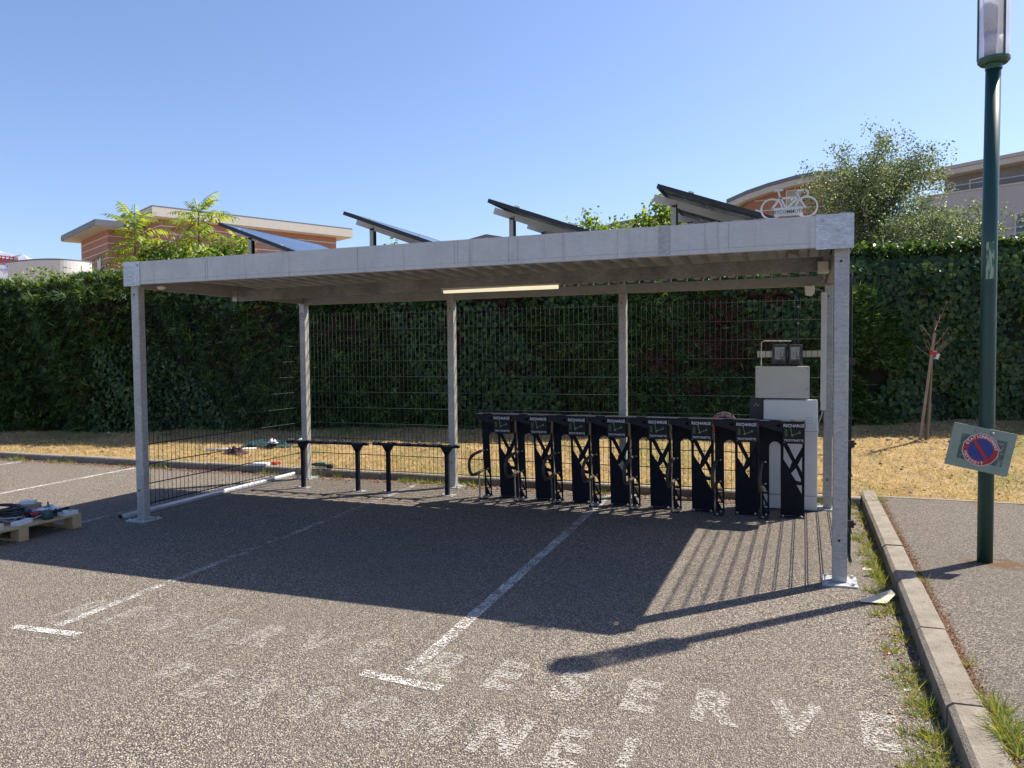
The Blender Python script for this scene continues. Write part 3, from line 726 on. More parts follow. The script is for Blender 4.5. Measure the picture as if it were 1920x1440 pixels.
clab = ['black scooter charging stand standing in front of the white cabinet, rightmost of the row',
        'black scooter charging stand directly left of the one before the cabinet',
        'third charging stand from the cabinet end, red and white disc peeping above it',
        'black scooter charging stand fourth from the cabinet end of the row',
        'black scooter charging stand in front of the third back post of the shelter',
        'black scooter charging stand third from the bike rack end of the row',
        'black scooter charging stand second from the bike rack end of the row',
        'black scooter charging stand leftmost of the row, hoop beside the low black rack']
for i in range(8):
    o = ch if i == 0 else dup(ch)
    o.location = (-.668-.4505*i, 2.27+.017*i, 0); o['label'] = clab[i]

# ------------------------------------------------------------------ low racks
def rack(xa, xb, x0, x1, y, label):
    t = thing('scooter_rack', label, 'rack', (x0, y, 0), 0, 'low black racks on two legs')
    w0 = x1-x0
    mk('top_bar', MB().box(0, w0, -.022, .022, .580, .612), M['black'], t, bev=.003)
    for xl in (xa-x0, xb-x0):
        l_ = mk('leg', MB().box(xl-.022, xl+.022, -.022, .022, .010, .53).prism([(xl-.022, .50), (xl+.022, .50), (xl+.075, .5795), (xl-.075, .5795)], -.022, .022, 'y'), M['black'], t)
        mk('base_plate', MB().box(xl-.09, xl+.09, -.07, .07, .001, .010), M['galv'], l_)
        pieces('anchor_bolt', MB().tube([(xl-.06, -.04, .010), (xl-.06, -.04, .025)], .010, 6).tube([(xl+.06, -.04, .010), (xl+.06, -.04, .025)], .010, 6), M['galv_bright'], l_)
    pl = None
    for i in range(6):
        xc = .04+(w0-.14)*i/5
        loop = [(xc-.045, .03), (xc+.065, .03), (xc+.055, -.03)]+arc(xc+.005, -.10, .052, 30, -210, 12)[::-1][:0]
        outer = [(xc-.045, .035), (xc+.065, .035), (xc+.06, -.05)]+[(xc+.0+.062*math.cos(R(a)), -.115+.062*math.sin(R(a))) for a in (20, -10, -40, -70, -100, -130)]+\
                [(xc+.0+.042*math.cos(R(a)), -.115+.042*math.sin(R(a))) for a in (-130, -100, -70, -40, -10, 20)]+[(xc+.030, -.055), (xc-.045, -.02)]
        h = plate('holder', [outer], .005, M['black_panel'], t, 'xy', .6165)
        pieces('bolt', MB().tube([(xc-.03, 0, .619), (xc-.03, 0, .632)], .007, 6).tube([(xc+.01, 0, .619), (xc+.01, 0, .632)], .007, 6).tube([(xc+.05, 0, .619), (xc+.05, 0, .632)], .007, 6), M['galv_bright'], h)
    return t
rack(-6.27, -5.455, -6.50, -5.30, 2.17, 'low black rack on two legs nearest the left back post')
rack(-5.06, -4.255, -5.27, -4.09, 2.24, 'low black rack on two legs just left of the charging stands')

# ------------------------------------------------------------------ electrical cabinet group
cb = thing('battery_cabinet', 'tall white cabinet with dark left side standing behind the last charging stand', 'cabinet', (-.655, 2.62, 0))
mk('body', MB().box(0, .545, 0, .185, .16, 1.178), M['cab'], cb, bev=.008)
mk('plinth', MB().box(.004, .541, .004, .18, .012, .156), M['cab'], cb)
mk('seam', MB().box(.002, .543, -.0015, .0, .848, .852), M['render_grey'], cb)
mk('dark_module', MB().box(-.145, -.004, .02, .185, .012, 1.192), M['cab_dark'], cb, bev=.006)
lg = mk('logo', MB().prism([(-.105, 1.105), (-.080, 1.150), (-.055, 1.105), (-.063, 1.105), (-.080, 1.136), (-.097, 1.105)], .0165, .0185, 'y').prism([(-.058, 1.105), (-.058, 1.125), (-.040, 1.130), (-.048, 1.118)], .0165, .0185, 'y'), M['cable_grey'], cb)
textmesh('lettering', 'ENERGY', .014, M['cable_grey'], cb, .0003, Matrix.Translation((-.075, .0175, 1.083)) @ FRONT) if False else None
mk('marking', MB().box(.43, .49, -.0012, -.0004, .935, .938).box(.43, .49, -.0012, -.0004, .995, .998).box(.43, .433, -.0012, -.0004, .938, .995).box(.487, .49, -.0012, -.0004, .938, .995).box(.447, .473, -.0012, -.0004, .965, .968), M['cable_grey'], cb)
pieces('foot', MB().box(.38, .54, -.03, .15, .001, .012).box(-.13, .05, -.02, .15, .001, .012), M['cable'], cb)
en = thing('wall_enclosure', 'cream grey flat enclosure mounted just above the white cabinet', 'electrical box', (-.742, 2.685, 1.195))
mk('cover', MB().box(0, .55, 0, .03, 0, .345), M['encl'], en, bev=.004)
mk('body', MB().box(.008, .542, .031, .15, .006, .339), M['encl'], en)
sw = MB()
for x_ in (.022, .528):
    for z_ in (.10, .322): sw.tube([(x_, -.004, z_), (x_, .001, z_)], .0075, 8)
pieces('cover_screw', sw, M['cable_grey'], en)
br = tag(mk('bracket_bar', MB().box(-.735, -.06, SD+.10, SD+.115, 1.635, 1.705), M['encl']), 'pale horizontal bar behind the fence carrying the twin switch boxes', 'bracket')
for k, (x0, x1, lb) in enumerate(((-.573, -.418, 'square smoked switch box on the left of the twin pair'), (-.412, -.262, 'square smoked switch box on the right of the twin pair'))):
    s_ = thing('switch_box', lb, 'switch box', (x0, 2.74, 1.555), 0, 'twin switch boxes above the enclosure'); W_ = x1-x0
    mk('body', MB().box(0, W_, 0, .10, 0, .222), M['plastic_grey'], s_, bev=.010)
    cv = mk('cover', MB().box(.014, W_-.014, -.014, -.001, .018, .208), M['plastic_grey'], s_, bev=.004)
    mk('window', MB().box(.028, W_-.028, -.018, -.0145, .058, .190), M['cover'], cv)
    mk('latch', MB().box(W_/2-.03, W_/2+.03, -.022, -.0145, .024, .040), M['cable'], cv)
    bk = MB()
    for i in range(3): bk.box(.032+i*.03, .052+i*.03, -.0205, -.0185, .09, .155)
    pieces('breaker', bk, M['shutter'], cv)
    gl = MB()
    for x_ in (.04, W_-.04): gl.tube([(x_, .05, -.012), (x_, .05, 0)], .012, 8)
    pieces('cable_gland', gl, M['cable'], s_)

# red and white disc on its stake beyond the fence
rd = thing('round_sign', 'red and white round sign behind the fence, only its top edge showing', 'sign', (-1.13, 3.30, .10))
def disc(r, n=40): return arc(0, 0, r, 0, 351, 39)
dz = .735
p1 = plate('disc', [[(a, b_+dz) for a, b_ in disc(.155)]], .004, M['signwhite'], rd, 'xz', 0)
p2 = plate('red_ring', [[(a, b_+dz) for a, b_ in disc(.148)], [(a, b_+dz) for a, b_ in disc(.10)[::-1]]], .002, M['red'], rd, 'xz', -.0045)
plate('blue_disc', [[(a, b_+dz) for a, b_ in disc(.0995)]], .002, M['blue'], rd, 'xz', -.0045)
mk('stake', MB().bar((-.03, .02, .42), (.01, .02, .82), .03, .012, (0, 1, 0)), M['weed'] if False else M['board'], rd)
def ring_text(parent, body, r, size, centre_deg, step, inward, face, cz, y_, name='lettering', tilt=0):
    n = len(body)
    for i, ch_ in enumerate(body):
        a = centre_deg - step*(i-(n-1)/2) if not inward else centre_deg + step*(i-(n-1)/2)
        ang = R(a); rot = (a-90) if not inward else (a+90)
        px_, pz_ = r*math.cos(ang), cz+r*math.sin(ang)
        mt = Matrix.Translation((px_, y_, pz_)) @ Matrix.Rotation(-R(rot), 4, 'Y') @ FRONT @ Matrix.Translation((0, -size*.35, 0))
        textmesh(name, ch_, size, M['signwhite'], parent, .0004, mt, .0012)
ring_text(rd, 'STATIONNEMENT', .124, .040, 90, 12, False, None, dz, -.0062)

# ------------------------------------------------------------------ lamp post and no-parking board
LP = Vector((1.02, .50, PV))
lp = thing('lamp_post', 'dark green lamp post with clear cylinder lantern standing on the pavement', 'lamp post', LP)
mk('pole', MB().tube([(0, 0, 0), (0, 0, 1.1), (0, 0, 2.3), (.008, 0, 3.62)], [.0525, .0525, .052, .050], 28), M['pole'], lp, smooth=True)
cl = mk('collar', MB().tube([(.01, 0, 3.62), (.01, 0, 3.66)], .055, 24).tube([(.01, 0, 3.66), (.01, 0, 3.678)], [.088, .104], 32).tube([(.01, 0, 3.678), (.01, 0, 3.70)], .104, 32), M['pole_light'], lp)
mk('lantern_glass', MB().tube([(.01, 0, 3.702), (.01, 0, 4.52)], .097, 36, False), M['lampglass'], lp, smooth=True)
mk('reflector', MB().tube([(.01, 0, 3.702), (.01, 0, 3.86)], .062, 24), M['lampinner'], lp, smooth=True)
mk('lamp_body', MB().tube([(.01, 0, 3.885), (.01, 0, 4.10), (.01, 0, 4.14)], [.066, .070, .05], 24), M['lampinner'], lp, smooth=True)
mk('ribbed_ring', MB().tube([(.01, 0, 3.86), (.01, 0, 3.885)], .064, 24), M['shutter'], lp)
for a in (-62, 58, 178): mk('lantern_rod', MB().tube([(.01+.101*math.cos(R(a)), .101*math.sin(R(a)), 3.69), (.01+.101*math.cos(R(a)), .101*math.sin(R(a)), 4.54)], .008, 8), M['pole_light'], lp)
mk('lantern_cap', MB().tube([(.01, 0, 4.52), (.01, 0, 4.55), (.01, 0, 4.66), (.01, 0, 4.70)], [.118, .125, .08, .02], 32), M['pole_light'], lp, smooth=True)
# torn sticker wrapped on the pole
sv = []; na = 9
for j, z in enumerate((2.10, 2.37)):
    for i in range(na):
        a = R(-126+i*7.2); sv.append((.0532*math.cos(a)+.002, .0532*math.sin(a), z))
stf = [(i, i+1, na+i+1, na+i) for i in range(na-1)]
tt = NT('torn sticker'); cc = tt.objc(); mp = tt.new('ShaderNodeMapping'); mp.inputs['Scale'].default_value = (60, 60, 8); tt.link(cc, mp.inputs[0])
tt.link(tt.ramp(tt.noise(1, mp.outputs[0], 4, .6), [(.47, (.03, .14, .06)), (.53, (.30, .40, .28))]), tt.b.inputs['Base Color'])
mk('sticker', MB().add(sv, stf), tt.m, lp)
nb = thing('no_parking_board', 'tilted grey green board with round no parking disc bolted to the lamp post', 'sign', (.968, .432, .965))
nb.rotation_euler = (0, R(11.6), R(1.5))
mk('board', MB().box(-.207, .207, -.003, .004, -.160, .160), M['board'], nb, bev=.001)
gm = MB()
for a_, b_ in (((-.135, .085), (-.115, -.09)), ((.140, .085), (.150, -.09)), ((-.13, .088), (-.07, .090)), ((-.12, -.088), (-.08, -.10)), ((.07, .088), (.15, .085)), ((.08, -.10), (.15, -.095))):
    gm.bar((a_[0], -.0042, a_[1]), (b_[0], -.0042, b_[1]), .0008, .022, (0, 1, 0))
gm = MB().box(-.140, -.02, -.0042, -.0034, -.098, .092).box(.02, .158, -.0042, -.0034, -.098, .092)
tt = NT('glue smears'); cc = tt.objc(); n1 = tt.noise(26, cc, 6, .7)
tt.link(tt.ramp(n1, [(.4, (.07, .10, .085)), (.6, (.22, .28, .22))]), tt.b.inputs['Base Color'])
trn = tt.new('ShaderNodeBsdfTransparent'); msx = tt.new('ShaderNodeMixShader'); tt.link(tt.ramp(n1, [(.47, (.75, .75, .75)), (.58, (0, 0, 0))]), msx.inputs[0])
tt.link(trn.outputs[0], msx.inputs[1]); tt.link(tt.b.outputs[0], msx.inputs[2]); tt.link(msx.outputs[0], tt.o.inputs[0])
mk('glue_mark', gm, tt.m, nb)
dd_ = (-.0, -.008)
poly12 = [(.122*math.cos(R(a+15)), .122*math.sin(R(a+15))) for a in range(0, 360, 30)]
pd = plate('disc', [[(a, b_-.004) for a, b_ in poly12]], .0016, M['signwhite'], nb, 'xz', -.0055)
poly12b = [(.117*math.cos(R(a+15)), .117*math.sin(R(a+15))) for a in range(0, 360, 30)]
plate('red_ring', [[(a, b_-.004) for a, b_ in poly12b], [(a, b_-.004) for a, b_ in disc(.082)[::-1]]], .0012, M['red'], nb, 'xz', -.0072)
plate('blue_disc', [[(a, b_-.004) for a, b_ in disc(.0815)]], .0010, M['blue'], nb, 'xz', -.0072)
mk('red_bar', MB().bar((-.056, -.0086, .060), (.056, -.0086, -.072), .0008, .024, (0, 0, 1)), M['red'], nb)
ring_text(nb, 'STATIONNEMENT', .099, .028, 88, 12.2, False, None, -.004, -.0084)
ring_text(nb, 'INTERDIT', .099, .028, -118, 12.6, True, None, -.004, -.0084)
for x_ in (-.052, .052): pieces('bolt', MB().sphere((x_, -.010, .128), .013, 12, 8), M['cable_grey'], nb, smooth=True)

# ------------------------------------------------------------------ hedges
def hy(x): return 7.35+.184*x
def hz0(x): return lawn_z(x, hy(x))
def hrough(x, z): return .16*math.sin(x*1.9+.7*z)+.10*math.sin(x*4.3+z*2.1+1)+.06*math.sin(z*5+x*7)
HT = 3.30
def htop(x): return HT+.006*x+.05*math.sin(x*.9)+.04*math.sin(x*2.3+1)
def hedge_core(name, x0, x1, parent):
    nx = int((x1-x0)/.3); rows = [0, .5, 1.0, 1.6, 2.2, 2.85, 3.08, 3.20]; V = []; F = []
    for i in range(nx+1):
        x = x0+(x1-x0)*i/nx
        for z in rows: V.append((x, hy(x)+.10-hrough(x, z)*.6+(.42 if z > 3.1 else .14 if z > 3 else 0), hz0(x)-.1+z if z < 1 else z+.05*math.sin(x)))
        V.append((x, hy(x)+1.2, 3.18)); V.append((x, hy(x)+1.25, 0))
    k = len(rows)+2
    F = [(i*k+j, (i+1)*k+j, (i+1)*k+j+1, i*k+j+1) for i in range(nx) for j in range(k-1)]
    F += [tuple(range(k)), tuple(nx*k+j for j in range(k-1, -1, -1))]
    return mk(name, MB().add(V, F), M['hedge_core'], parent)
def face_points(n, x0, x1, zlo=0.0, depth=.28, top=.0):
    x = rng.uniform(x0, x1, n); z = rng.uniform(0, 1, n)**.95
    z0 = np.array([hz0(a) for a in x]); zt = np.array([htop(a) for a in x]); z = z0+zlo+z*(zt-z0-zlo)
    r_ = np.array([hrough(a, b) for a, b in zip(x, z)])
    up = np.clip((z-zt+.38)/.38, 0, 1)
    y = np.array([hy(a) for a in x])-r_*.6+rng.uniform(0, depth, n)+up**1.6*.45
    return np.stack([x, y, z], 1)
def top_points(n, x0, x1):
    x = rng.uniform(x0, x1, n); y = np.array([hy(a) for a in x])+rng.uniform(.25, 1.2, n)
    z = np.array([htop(a) for a in x])+rng.normal(0, .04, n)-.04
    return np.stack([x, y, z], 1)
def keep(P, fn): return P[np.array([fn(*p) for p in P])]
def nz(x, y, s, o=0): return (math.sin(x*s+o)+math.sin(y*s*1.31+o*2+x*.7*s)+math.sin((x+y)*s*.57+1.3*o))/3
def ivy_here(x, z):
    if x > .15: return not (x < 1.6 and z < 2.7 and nz(x, z, 2.2, .4) > .0)
    return (nz(x, z, 1.15, 2.1) > .30 and x > -13) or (-12.5 < x < .1 and z > 2.75+.25*math.sin(x*2))
def red_here(x, z):
    v = 0
    for cx, cz, rx, rz in ((-1.5, 1.75, 1.1, .42), (-1.3, 2.35, .5, .35), (-.9, 2.6, 1.4, .12), (-2.6, 1.6, .5, .22), (-2.0, 1.15, .35, .2), (-5.4, 2.75, .5, .3), (-5.9, 2.1, .28, .45), (-9.4, 2.5, .25, .55), (-8.2, 2.2, .55, .22), (-12.9, 2.6, .35, .2), (-4.9, 1.5, .4, .2), (3.3, 1.9, .6, .3), (-14.6, 1.5, .3, .25)):
        v = max(v, 1.25-math.hypot((x-cx)/rx, (z-cz)/rz)*.8)
    return rnd.random() < v+.45*nz(x, z, 7, .3)-.12
def spray_dirs(n):
    D = np.stack([rng.normal(.55, .5, n), -rng.uniform(.1, .8, n), rng.normal(-.12, .38, n)], 1)
    Nn = np.stack([rng.normal(0, .4, n), -rng.uniform(.5, 1, n), rng.uniform(.2, 1, n)], 1); return D, Nn
h1 = thing('conifer_hedge', 'long tall dark conifer hedge with ivy and rust brown patches behind the shelter', 'hedge', (-9, 7, 0))
h1.location = (0, 0, 0)
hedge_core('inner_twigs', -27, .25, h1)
P = face_points(60000, -24, .35); P = keep(P, lambda x, y, z: not red_here(x, z) and (not ivy_here(x, z) or rnd.random() < .2))
D, Nn = spray_dirs(len(P)); stuff(sprays('foliage', P, D, Nn, rng.uniform(.13, .27, len(P)), M['thuja'], h1, 4, .06))
P = top_points(13000, -26, .3); n = len(P)
D = np.stack([rng.normal(0, .5, n), rng.normal(-.1, .5, n), rng.uniform(.3, 1, n)], 1)
stuff(sprays('top_growth', P, D, rng.normal(size=(n, 3)), rng.uniform(.12, .24, n), M['thuja'], h1))
P = face_points(34000, -14, .3, depth=.12); P = keep(P, lambda x, y, z: red_here(x, z) and rnd.random() < .8)
D, Nn = spray_dirs(len(P)); stuff(sprays('dead_foliage', P, D, Nn, rng.uniform(.08, .17, len(P)), M['dead'], h1, 3, .06))
def leaf_dirs(n):
    D = np.stack([rng.normal(0, .5, n), -rng.uniform(.0, .5, n), -rng.uniform(.3, 1, n)], 1)
    Nn = np.stack([rng.normal(0, .35, n), -np.ones(n), rng.uniform(-.1, .9, n)], 1); return D, Nn
P = face_points(26000, -13.2, .3, depth=.10); P = keep(P, lambda x, y, z: ivy_here(x, z) and not red_here(x, z)); P[:, 1] -= .08
D, Nn = leaf_dirs(len(P)); s_ = rng.uniform(.06, .11, len(P)); stuff(leaves('ivy', P, D, Nn, s_, s_*.95, M['ivy'], h1))
h2 = thing('ivy_hedge', 'tall hedge overgrown with glossy ivy behind the lamp post and the staked sapling', 'hedge', (0, 0, 0))
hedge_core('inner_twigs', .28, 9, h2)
P = face_points(26000, .3, 6.5, depth=.2); P = keep(P, lambda x, y, z: ivy_here(x, z) and (nz(x, z, 3.0, 1.7) > -.66 or rnd.random() < .4)); n = len(P)
D, Nn = leaf_dirs(n); s_ = rng.uniform(.06, .115, n); stuff(leaves('foliage', P, D, Nn, s_, s_*.95, M['ivy'], h2))
P = top_points(7000, .28, 6.5); n = len(P); P[:, 2] += rng.uniform(-.02, .10, n)
D = np.stack([rng.normal(0, .6, n), -rng.uniform(-.3, .8, n), rng.normal(.1, .5, n)], 1); Nn = np.stack([rng.normal(0, .4, n), rng.normal(-.2, .4, n), np.ones(n)], 1)
s_ = rng.uniform(.06, .11, n); stuff(leaves('top_growth', P, D, Nn, s_, s_*.9, M['ivy'], h2))
P = face_points(9000, .3, 2.2, depth=.15); P = keep(P, lambda x, y, z: not ivy_here(x, z) and nz(x, z, 4, 1) > -.35); P[:, 1] -= .1
n = len(P); D = np.stack([rng.normal(.5, .4, n), -rng.uniform(.2, .9, n), rng.normal(.1, .35, n)], 1); _, Nn = spray_dirs(n)
stuff(sprays('conifer_sprays', P, D, Nn, rng.uniform(.12, .24, n), M['thuja'], h2))
tw = MB()
for i in range(22):
    x = rnd.uniform(.6, 5); z = rnd.uniform(.7, 2.6); y = hy(x)-hrough(x, z)*.6-.12; p = Vector((x, y, z)); pts = [p]
    d = Vector((rnd.choice((-1, 1))*rnd.uniform(.4, 1), -.15, rnd.uniform(-.3, .3)))
    for k in range(4): p = p+d*.13; d += Vector((0, rnd.uniform(-.1, .15), rnd.uniform(-.2, .2))); pts.append(p)
    tw.tube(pts, [.005, .004, .003, .0025, .0015], 4, False)
stuff(mk('bare_twig', tw, M['bark'], h2))
# ------------------------------------------------------------------ grass, weeds, litter
n = 170000
x = rng.uniform(-20, 6, n); y = 3.17+rng.uniform(0, 1, n)**1.15*5.6
ok = y < np.array([hy(a) for a in x])+.1; x, y = x[ok], y[ok]; n = len(x)
z = np.array([lawn_z(a, b) for a, b in zip(x, y)])
D = np.stack([rng.normal(0, .8, n), rng.normal(0, .8, n), rng.uniform(.25, 1, n)], 1)
stuff(blades('dry_grass', np.stack([x, y, z-.003], 1), D, rng.uniform(.03, .085, n), rng.uniform(.004, .009, n), M['straw']))
o = bpy.data.objects['dry_grass']
def tufts(name, centres, per, rad, ln, m, wid=(.003, .007)):
    P = []; D = []
    for (cx_, cy_, cz_, s_) in centres:
        k = int(per*s_); a = rng.uniform(0, 2*np.pi, k); r_ = rad*s_*rng.uniform(0, 1, k)**.7
        P.append(np.stack([cx_+r_*np.cos(a), cy_+r_*np.sin(a), np.full(k, cz_)], 1))
        D.append(np.stack([np.cos(a)*rng.uniform(.1, 1.3, k), np.sin(a)*rng.uniform(.1, 1.3, k), rng.uniform(.25, 1, k)], 1))
    P = np.concatenate(P); D = np.concatenate(D); n = len(P)
    return blades(name, P, D, rng.uniform(ln[0], ln[1], n), rng.uniform(*wid, n), m)
cs = []
for i in range(330):
    y_ = rnd.uniform(-4.6, 2.7); dens = .5+.5*math.sin(y_*2.1+.6)
    if rnd.random() < .25+.75*dens:
        cs.append((.335-abs(rnd.gauss(0, .075)), y_, .0, rnd.uniform(.3, 1.0)))
for i in range(14): cs.append((.40+rnd.uniform(-.05, .0)-.06, -3.3+rnd.uniform(-.4, .3), 0, 1.0))
o = stuff(tufts('kerb_weeds', cs, 42, .05, (.025, .085), M['weed']))
o['label'] = 'patchy green and yellow weeds along the foot of the right kerb'
cs = [(.535+rnd.uniform(0, .05), -2.45+rnd.gauss(0, .16), PV, rnd.uniform(.5, 1)) for _ in range(22)]+[(.54, -.2, PV, .5), (.53, 2.85, PV, 1), (.50, 2.75, PV, .8), (.53, -1.7, PV, .4)]
o = stuff(tufts('pavement_weeds', cs, 45, .07, (.03, .10), M['weed'])); o['label'] = 'green weed tuft growing behind the kerb on the pavement edge'
cs = []
for cx_, s_, k in ((-5.05, .28, 14), (-4.55, .12, 6), (-4.25, .12, 6), (-7.6, .1, 4), (-9.9, .25, 8), (-11.5, .2, 6), (-12.6, .15, 6), (.1, .12, 9), (.25, .1, 6), (-2.55, .08, 3), (-6.55, .1, 4)):
    for _ in range(k): cs.append((cx_+rnd.gauss(0, s_), 3.0-abs(rnd.gauss(0, .035)), 0, rnd.uniform(.4, 1)))
o = stuff(tufts('back_kerb_weeds', cs, 40, .05, (.03, .10), M['weed'], (.005, .011))); o['label'] = 'green weeds at the foot of the back kerb'
n = 5200; x = rng.uniform(-16, .3, n); y = 3.02-np.abs(rng.normal(0, .13, n))
P = np.stack([x, y, np.full(n, .006)], 1); D = np.stack([rng.normal(size=n), rng.normal(size=n), rng.normal(0, .15, n)], 1)
Nn = np.stack([rng.normal(0, .3, n), rng.normal(0, .3, n), np.ones(n)], 1); s_ = rng.uniform(.015, .045, n)
o = stuff(leaves('leaf_litter', P, D, Nn, s_, s_*.6, M['drybrown']))
n = 900; y = rng.uniform(-3, 2.9, n); x = .34-np.abs(rng.normal(0, .09, n))
P = np.stack([x, y, np.full(n, .005)], 1); D = np.stack([rng.normal(size=n), rng.normal(size=n), rng.normal(0, .15, n)], 1)
Nn = np.stack([rng.normal(0, .3, n), rng.normal(0, .3, n), np.ones(n)], 1); s_ = rng.uniform(.01, .03, n)
stuff(leaves('kerb_leaf_litter', P, D, Nn, s_, s_*.6, M['drybrown']))
n = 3500; x = rng.uniform(-16, 5, n); y = rng.uniform(3.3, 8.5, n)
P = np.stack([x, y, np.array([lawn_z(a, b)+.02 for a, b in zip(x, y)])], 1); D = np.stack([rng.normal(size=n), rng.normal(size=n), rng.normal(0, .3, n)], 1)
s_ = rng.uniform(.02, .06, n); stuff(leaves('fallen_leaves', P, D, np.stack([rng.normal(0, .5, n), rng.normal(0, .5, n), np.ones(n)], 1), s_, s_*.6, M['deadleaf']))
# moss and grit line behind the right kerb
n = 5000; y = rng.uniform(-5, 3.0, n); x = .507+np.abs(rng.normal(0, .028, n))
P = np.stack([x, y, np.full(n, PV+.002)], 1); D = np.stack([rng.normal(size=n), rng.normal(size=n), rng.uniform(0, .8, n)], 1)
stuff(leaves('moss_line', P, D, np.stack([rng.normal(0, .4, n), rng.normal(0, .4, n), np.ones(n)], 1), rng.uniform(.006, .016, n), rng.uniform(.004, .01, n), M['drybrown']))
def crumple(name, c, sx, sy, h, m, seed, label, cat, nx=9, ny=7, rz=0, group=None):
    r2 = random.Random(seed); V = []
    for j in range(ny):
        for i in range(nx):
            u = i/(nx-1)-.5; v = j/(ny-1)-.5; e = max(0, 1-(abs(u*2)**3+abs(v*2)**3))
            V.append((u*sx*(1+r2.uniform(-.15, .15)), v*sy*(1+r2.uniform(-.2, .2)), .004+h*e*r2.uniform(.25, 1)))
    F = [(j*nx+i, j*nx+i+1, (j+1)*nx+i+1, (j+1)*nx+i) for j in range(ny-1) for i in range(nx-1)]
    o = mk(name, MB().add(V, F), m, None, c); o.rotation_euler = (0, 0, rz); o.modifiers.new('solid', 'SOLIDIFY').thickness = .003
    return tag(o, label, cat, group)
# cardboard sheet by the right post
cd = mk('cardboard_sheet', MB().add([(-.11, -.075, .012), (.05, -.085, .02), (.115, .02, .055), (.09, .055, .075), (-.02, .035, .028), (-.10, -.02, .014), (.13, .045, .03)], [(0, 1, 4, 5), (1, 2, 4), (2, 3, 4), (2, 6, 3)]), M['cardwhite'], None, (.22, -.38, 0))
cd.modifiers.new('solid', 'SOLIDIFY').thickness = .004; tag(cd, 'folded piece of pale cardboard lying against the right kerb', 'cardboard')
crumple('paper_scrap', at_z(1625, 1068, 0), .07, .05, .012, M['cardwhite'], 3, 'small pale paper scrap in the weeds near the right front post', 'litter', 5, 4)
crumple('red_scrap', at_z(1663, 1226, 0), .035, .02, .01, M['red'], 4, 'tiny red scrap lying in the weeds by the right kerb', 'litter', 4, 3)
crumple('white_scrap', at_z(1701, 1295, 0), .03, .02, .01, M['paper'], 5, 'tiny white scrap lying in the weeds close to the camera', 'litter', 4, 3)

# sapling between its stakes
sx, sy = 1.36, 6.2; sz = lawn_z(sx, sy)
mk_s = tag(mk('stake', MB().bar((-.055, .0, 0), (.115, .02, 1.52), .036, .036, (0, 1, 0)), M['stake'], None, (sx, sy, sz)), 'long wooden stake supporting the sapling, its top rising to the branches', 'stake', 'stakes beside the sapling')
mk_s = tag(mk('stake', MB().bar((.045, .06, 0), (.075, .06, .52), .034, .034, (0, 1, 0)).bar((.075, .06, .52), (.10, .06, 1.30), .020, .020, (0, 1, 0)), M['stake'], None, (sx, sy, sz)), 'thin short stake leaning against the right side of the sapling stake', 'stake', 'stakes beside the sapling')
sp_ = thing('sapling', 'young staked tree with bare twigs and dried brown leaves in front of the ivy hedge', 'young tree', (sx, sy+.03, sz))
mk('trunk', MB().tube([(.02, 0, 0), (.05, 0, .5), (.08, 0, 1.0), (.11, 0, 1.35), (.12, 0, 1.75)], [.014, .013, .011, .010, .005], 8), M['bark'], sp_)
tw = MB(); LPn = []
for i in range(12):
    z0 = rnd.uniform(1.15, 1.65); a = rnd.uniform(0, 6.28); p = Vector((.115, 0, z0)); d = Vector((math.cos(a), math.sin(a)*.7, rnd.uniform(.3, 1.2))).normalized(); pts = [p]
    L = rnd.uniform(.18, .42)
    for k in range(4): p = p+d*L/4; d = (d+Vector((rnd.uniform(-.2, .2), rnd.uniform(-.2, .2), .12))).normalized(); pts.append(p)
    tw.tube(pts, [.0045, .0035, .003, .0025, .002], 5)
    if z0 > 1.3:
        for p in pts[1:]: LPn += [p+Vector((rnd.uniform(-.03, .03), rnd.uniform(-.03, .03), 0)) for _ in range(5)]
mk('twig', tw, M['stake'], sp_)
P = np.array([tuple(p) for p in LPn]); n = len(P)
stuff(leaves('dried_leaf', P, np.stack([rng.normal(0, .3, n), rng.normal(0, .3, n), -np.ones(n)], 1), rng.normal(size=(n, 3)), rng.uniform(.03, .06, n), rng.uniform(.012, .022, n), M['deadleaf'], sp_))
mk('tag', MB().cbox((.155, -.03, 1.19), (.04, .003, .08), Matrix.Rotation(R(20), 3, 'Y')), M['signwhite'], sp_)
mk('tie', MB().cbox((.10, -.01, 1.24), (.10, .06, .05)), M['red'], sp_, bev=.01)
# ring of bare soil, stones at its foot
for i in range(9):
    a = rnd.uniform(0, 6.28); r_ = rnd.uniform(.15, .45); x_ = sx+.1+r_*math.cos(a)*1.5; y_ = sy-.05+r_*math.sin(a)*.5
    tag(mk('stone', MB().sphere((0, 0, 0), rnd.uniform(.02, .045), 7, 5, (1.2, 1, .6)), M['kerb'], None, (x_, y_, lawn_z(x_, y_)+.01)), 'small pale stone lying in the bare soil under the sapling', 'stone', 'stones under the sapling')

# clothes and odds on the lawn
def lz(x, y, d=0): return (x, y, lawn_z(x, y)+d)
crumple('dark_jacket', lz(-8.55, 4.35), .85, .35, .13, M['cloth_teal'], 11, 'dark teal jacket lying on the dry lawn behind the left fence', 'jacket', 14, 9, R(12))
crumple('plum_cloth', lz(-8.72, 3.75), .42, .2, .12, M['cloth_purple'], 12, 'crumpled plum coloured cloth on the lawn near the kerb', 'cloth', 10, 7)
crumple('white_rag', lz(-8.35, 4.22, .08), .16, .12, .09, M['paper'], 13, 'white rag lying on the left part of the dark jacket', 'rag', 7, 6)
crumple('white_rag', lz(-7.95, 4.4, .08), .13, .10, .08, M['paper'], 14, 'white rag lying on the right end of the dark jacket', 'rag', 7, 6)
tag(mk('plastic_tube', MB().tube([(0, 0, .03), (.75, .32, .03)], .022, 8), M['signwhite'], None, lz(-9.35, 3.8), True), 'white plastic tube lying on the lawn left of the jacket', 'tube')
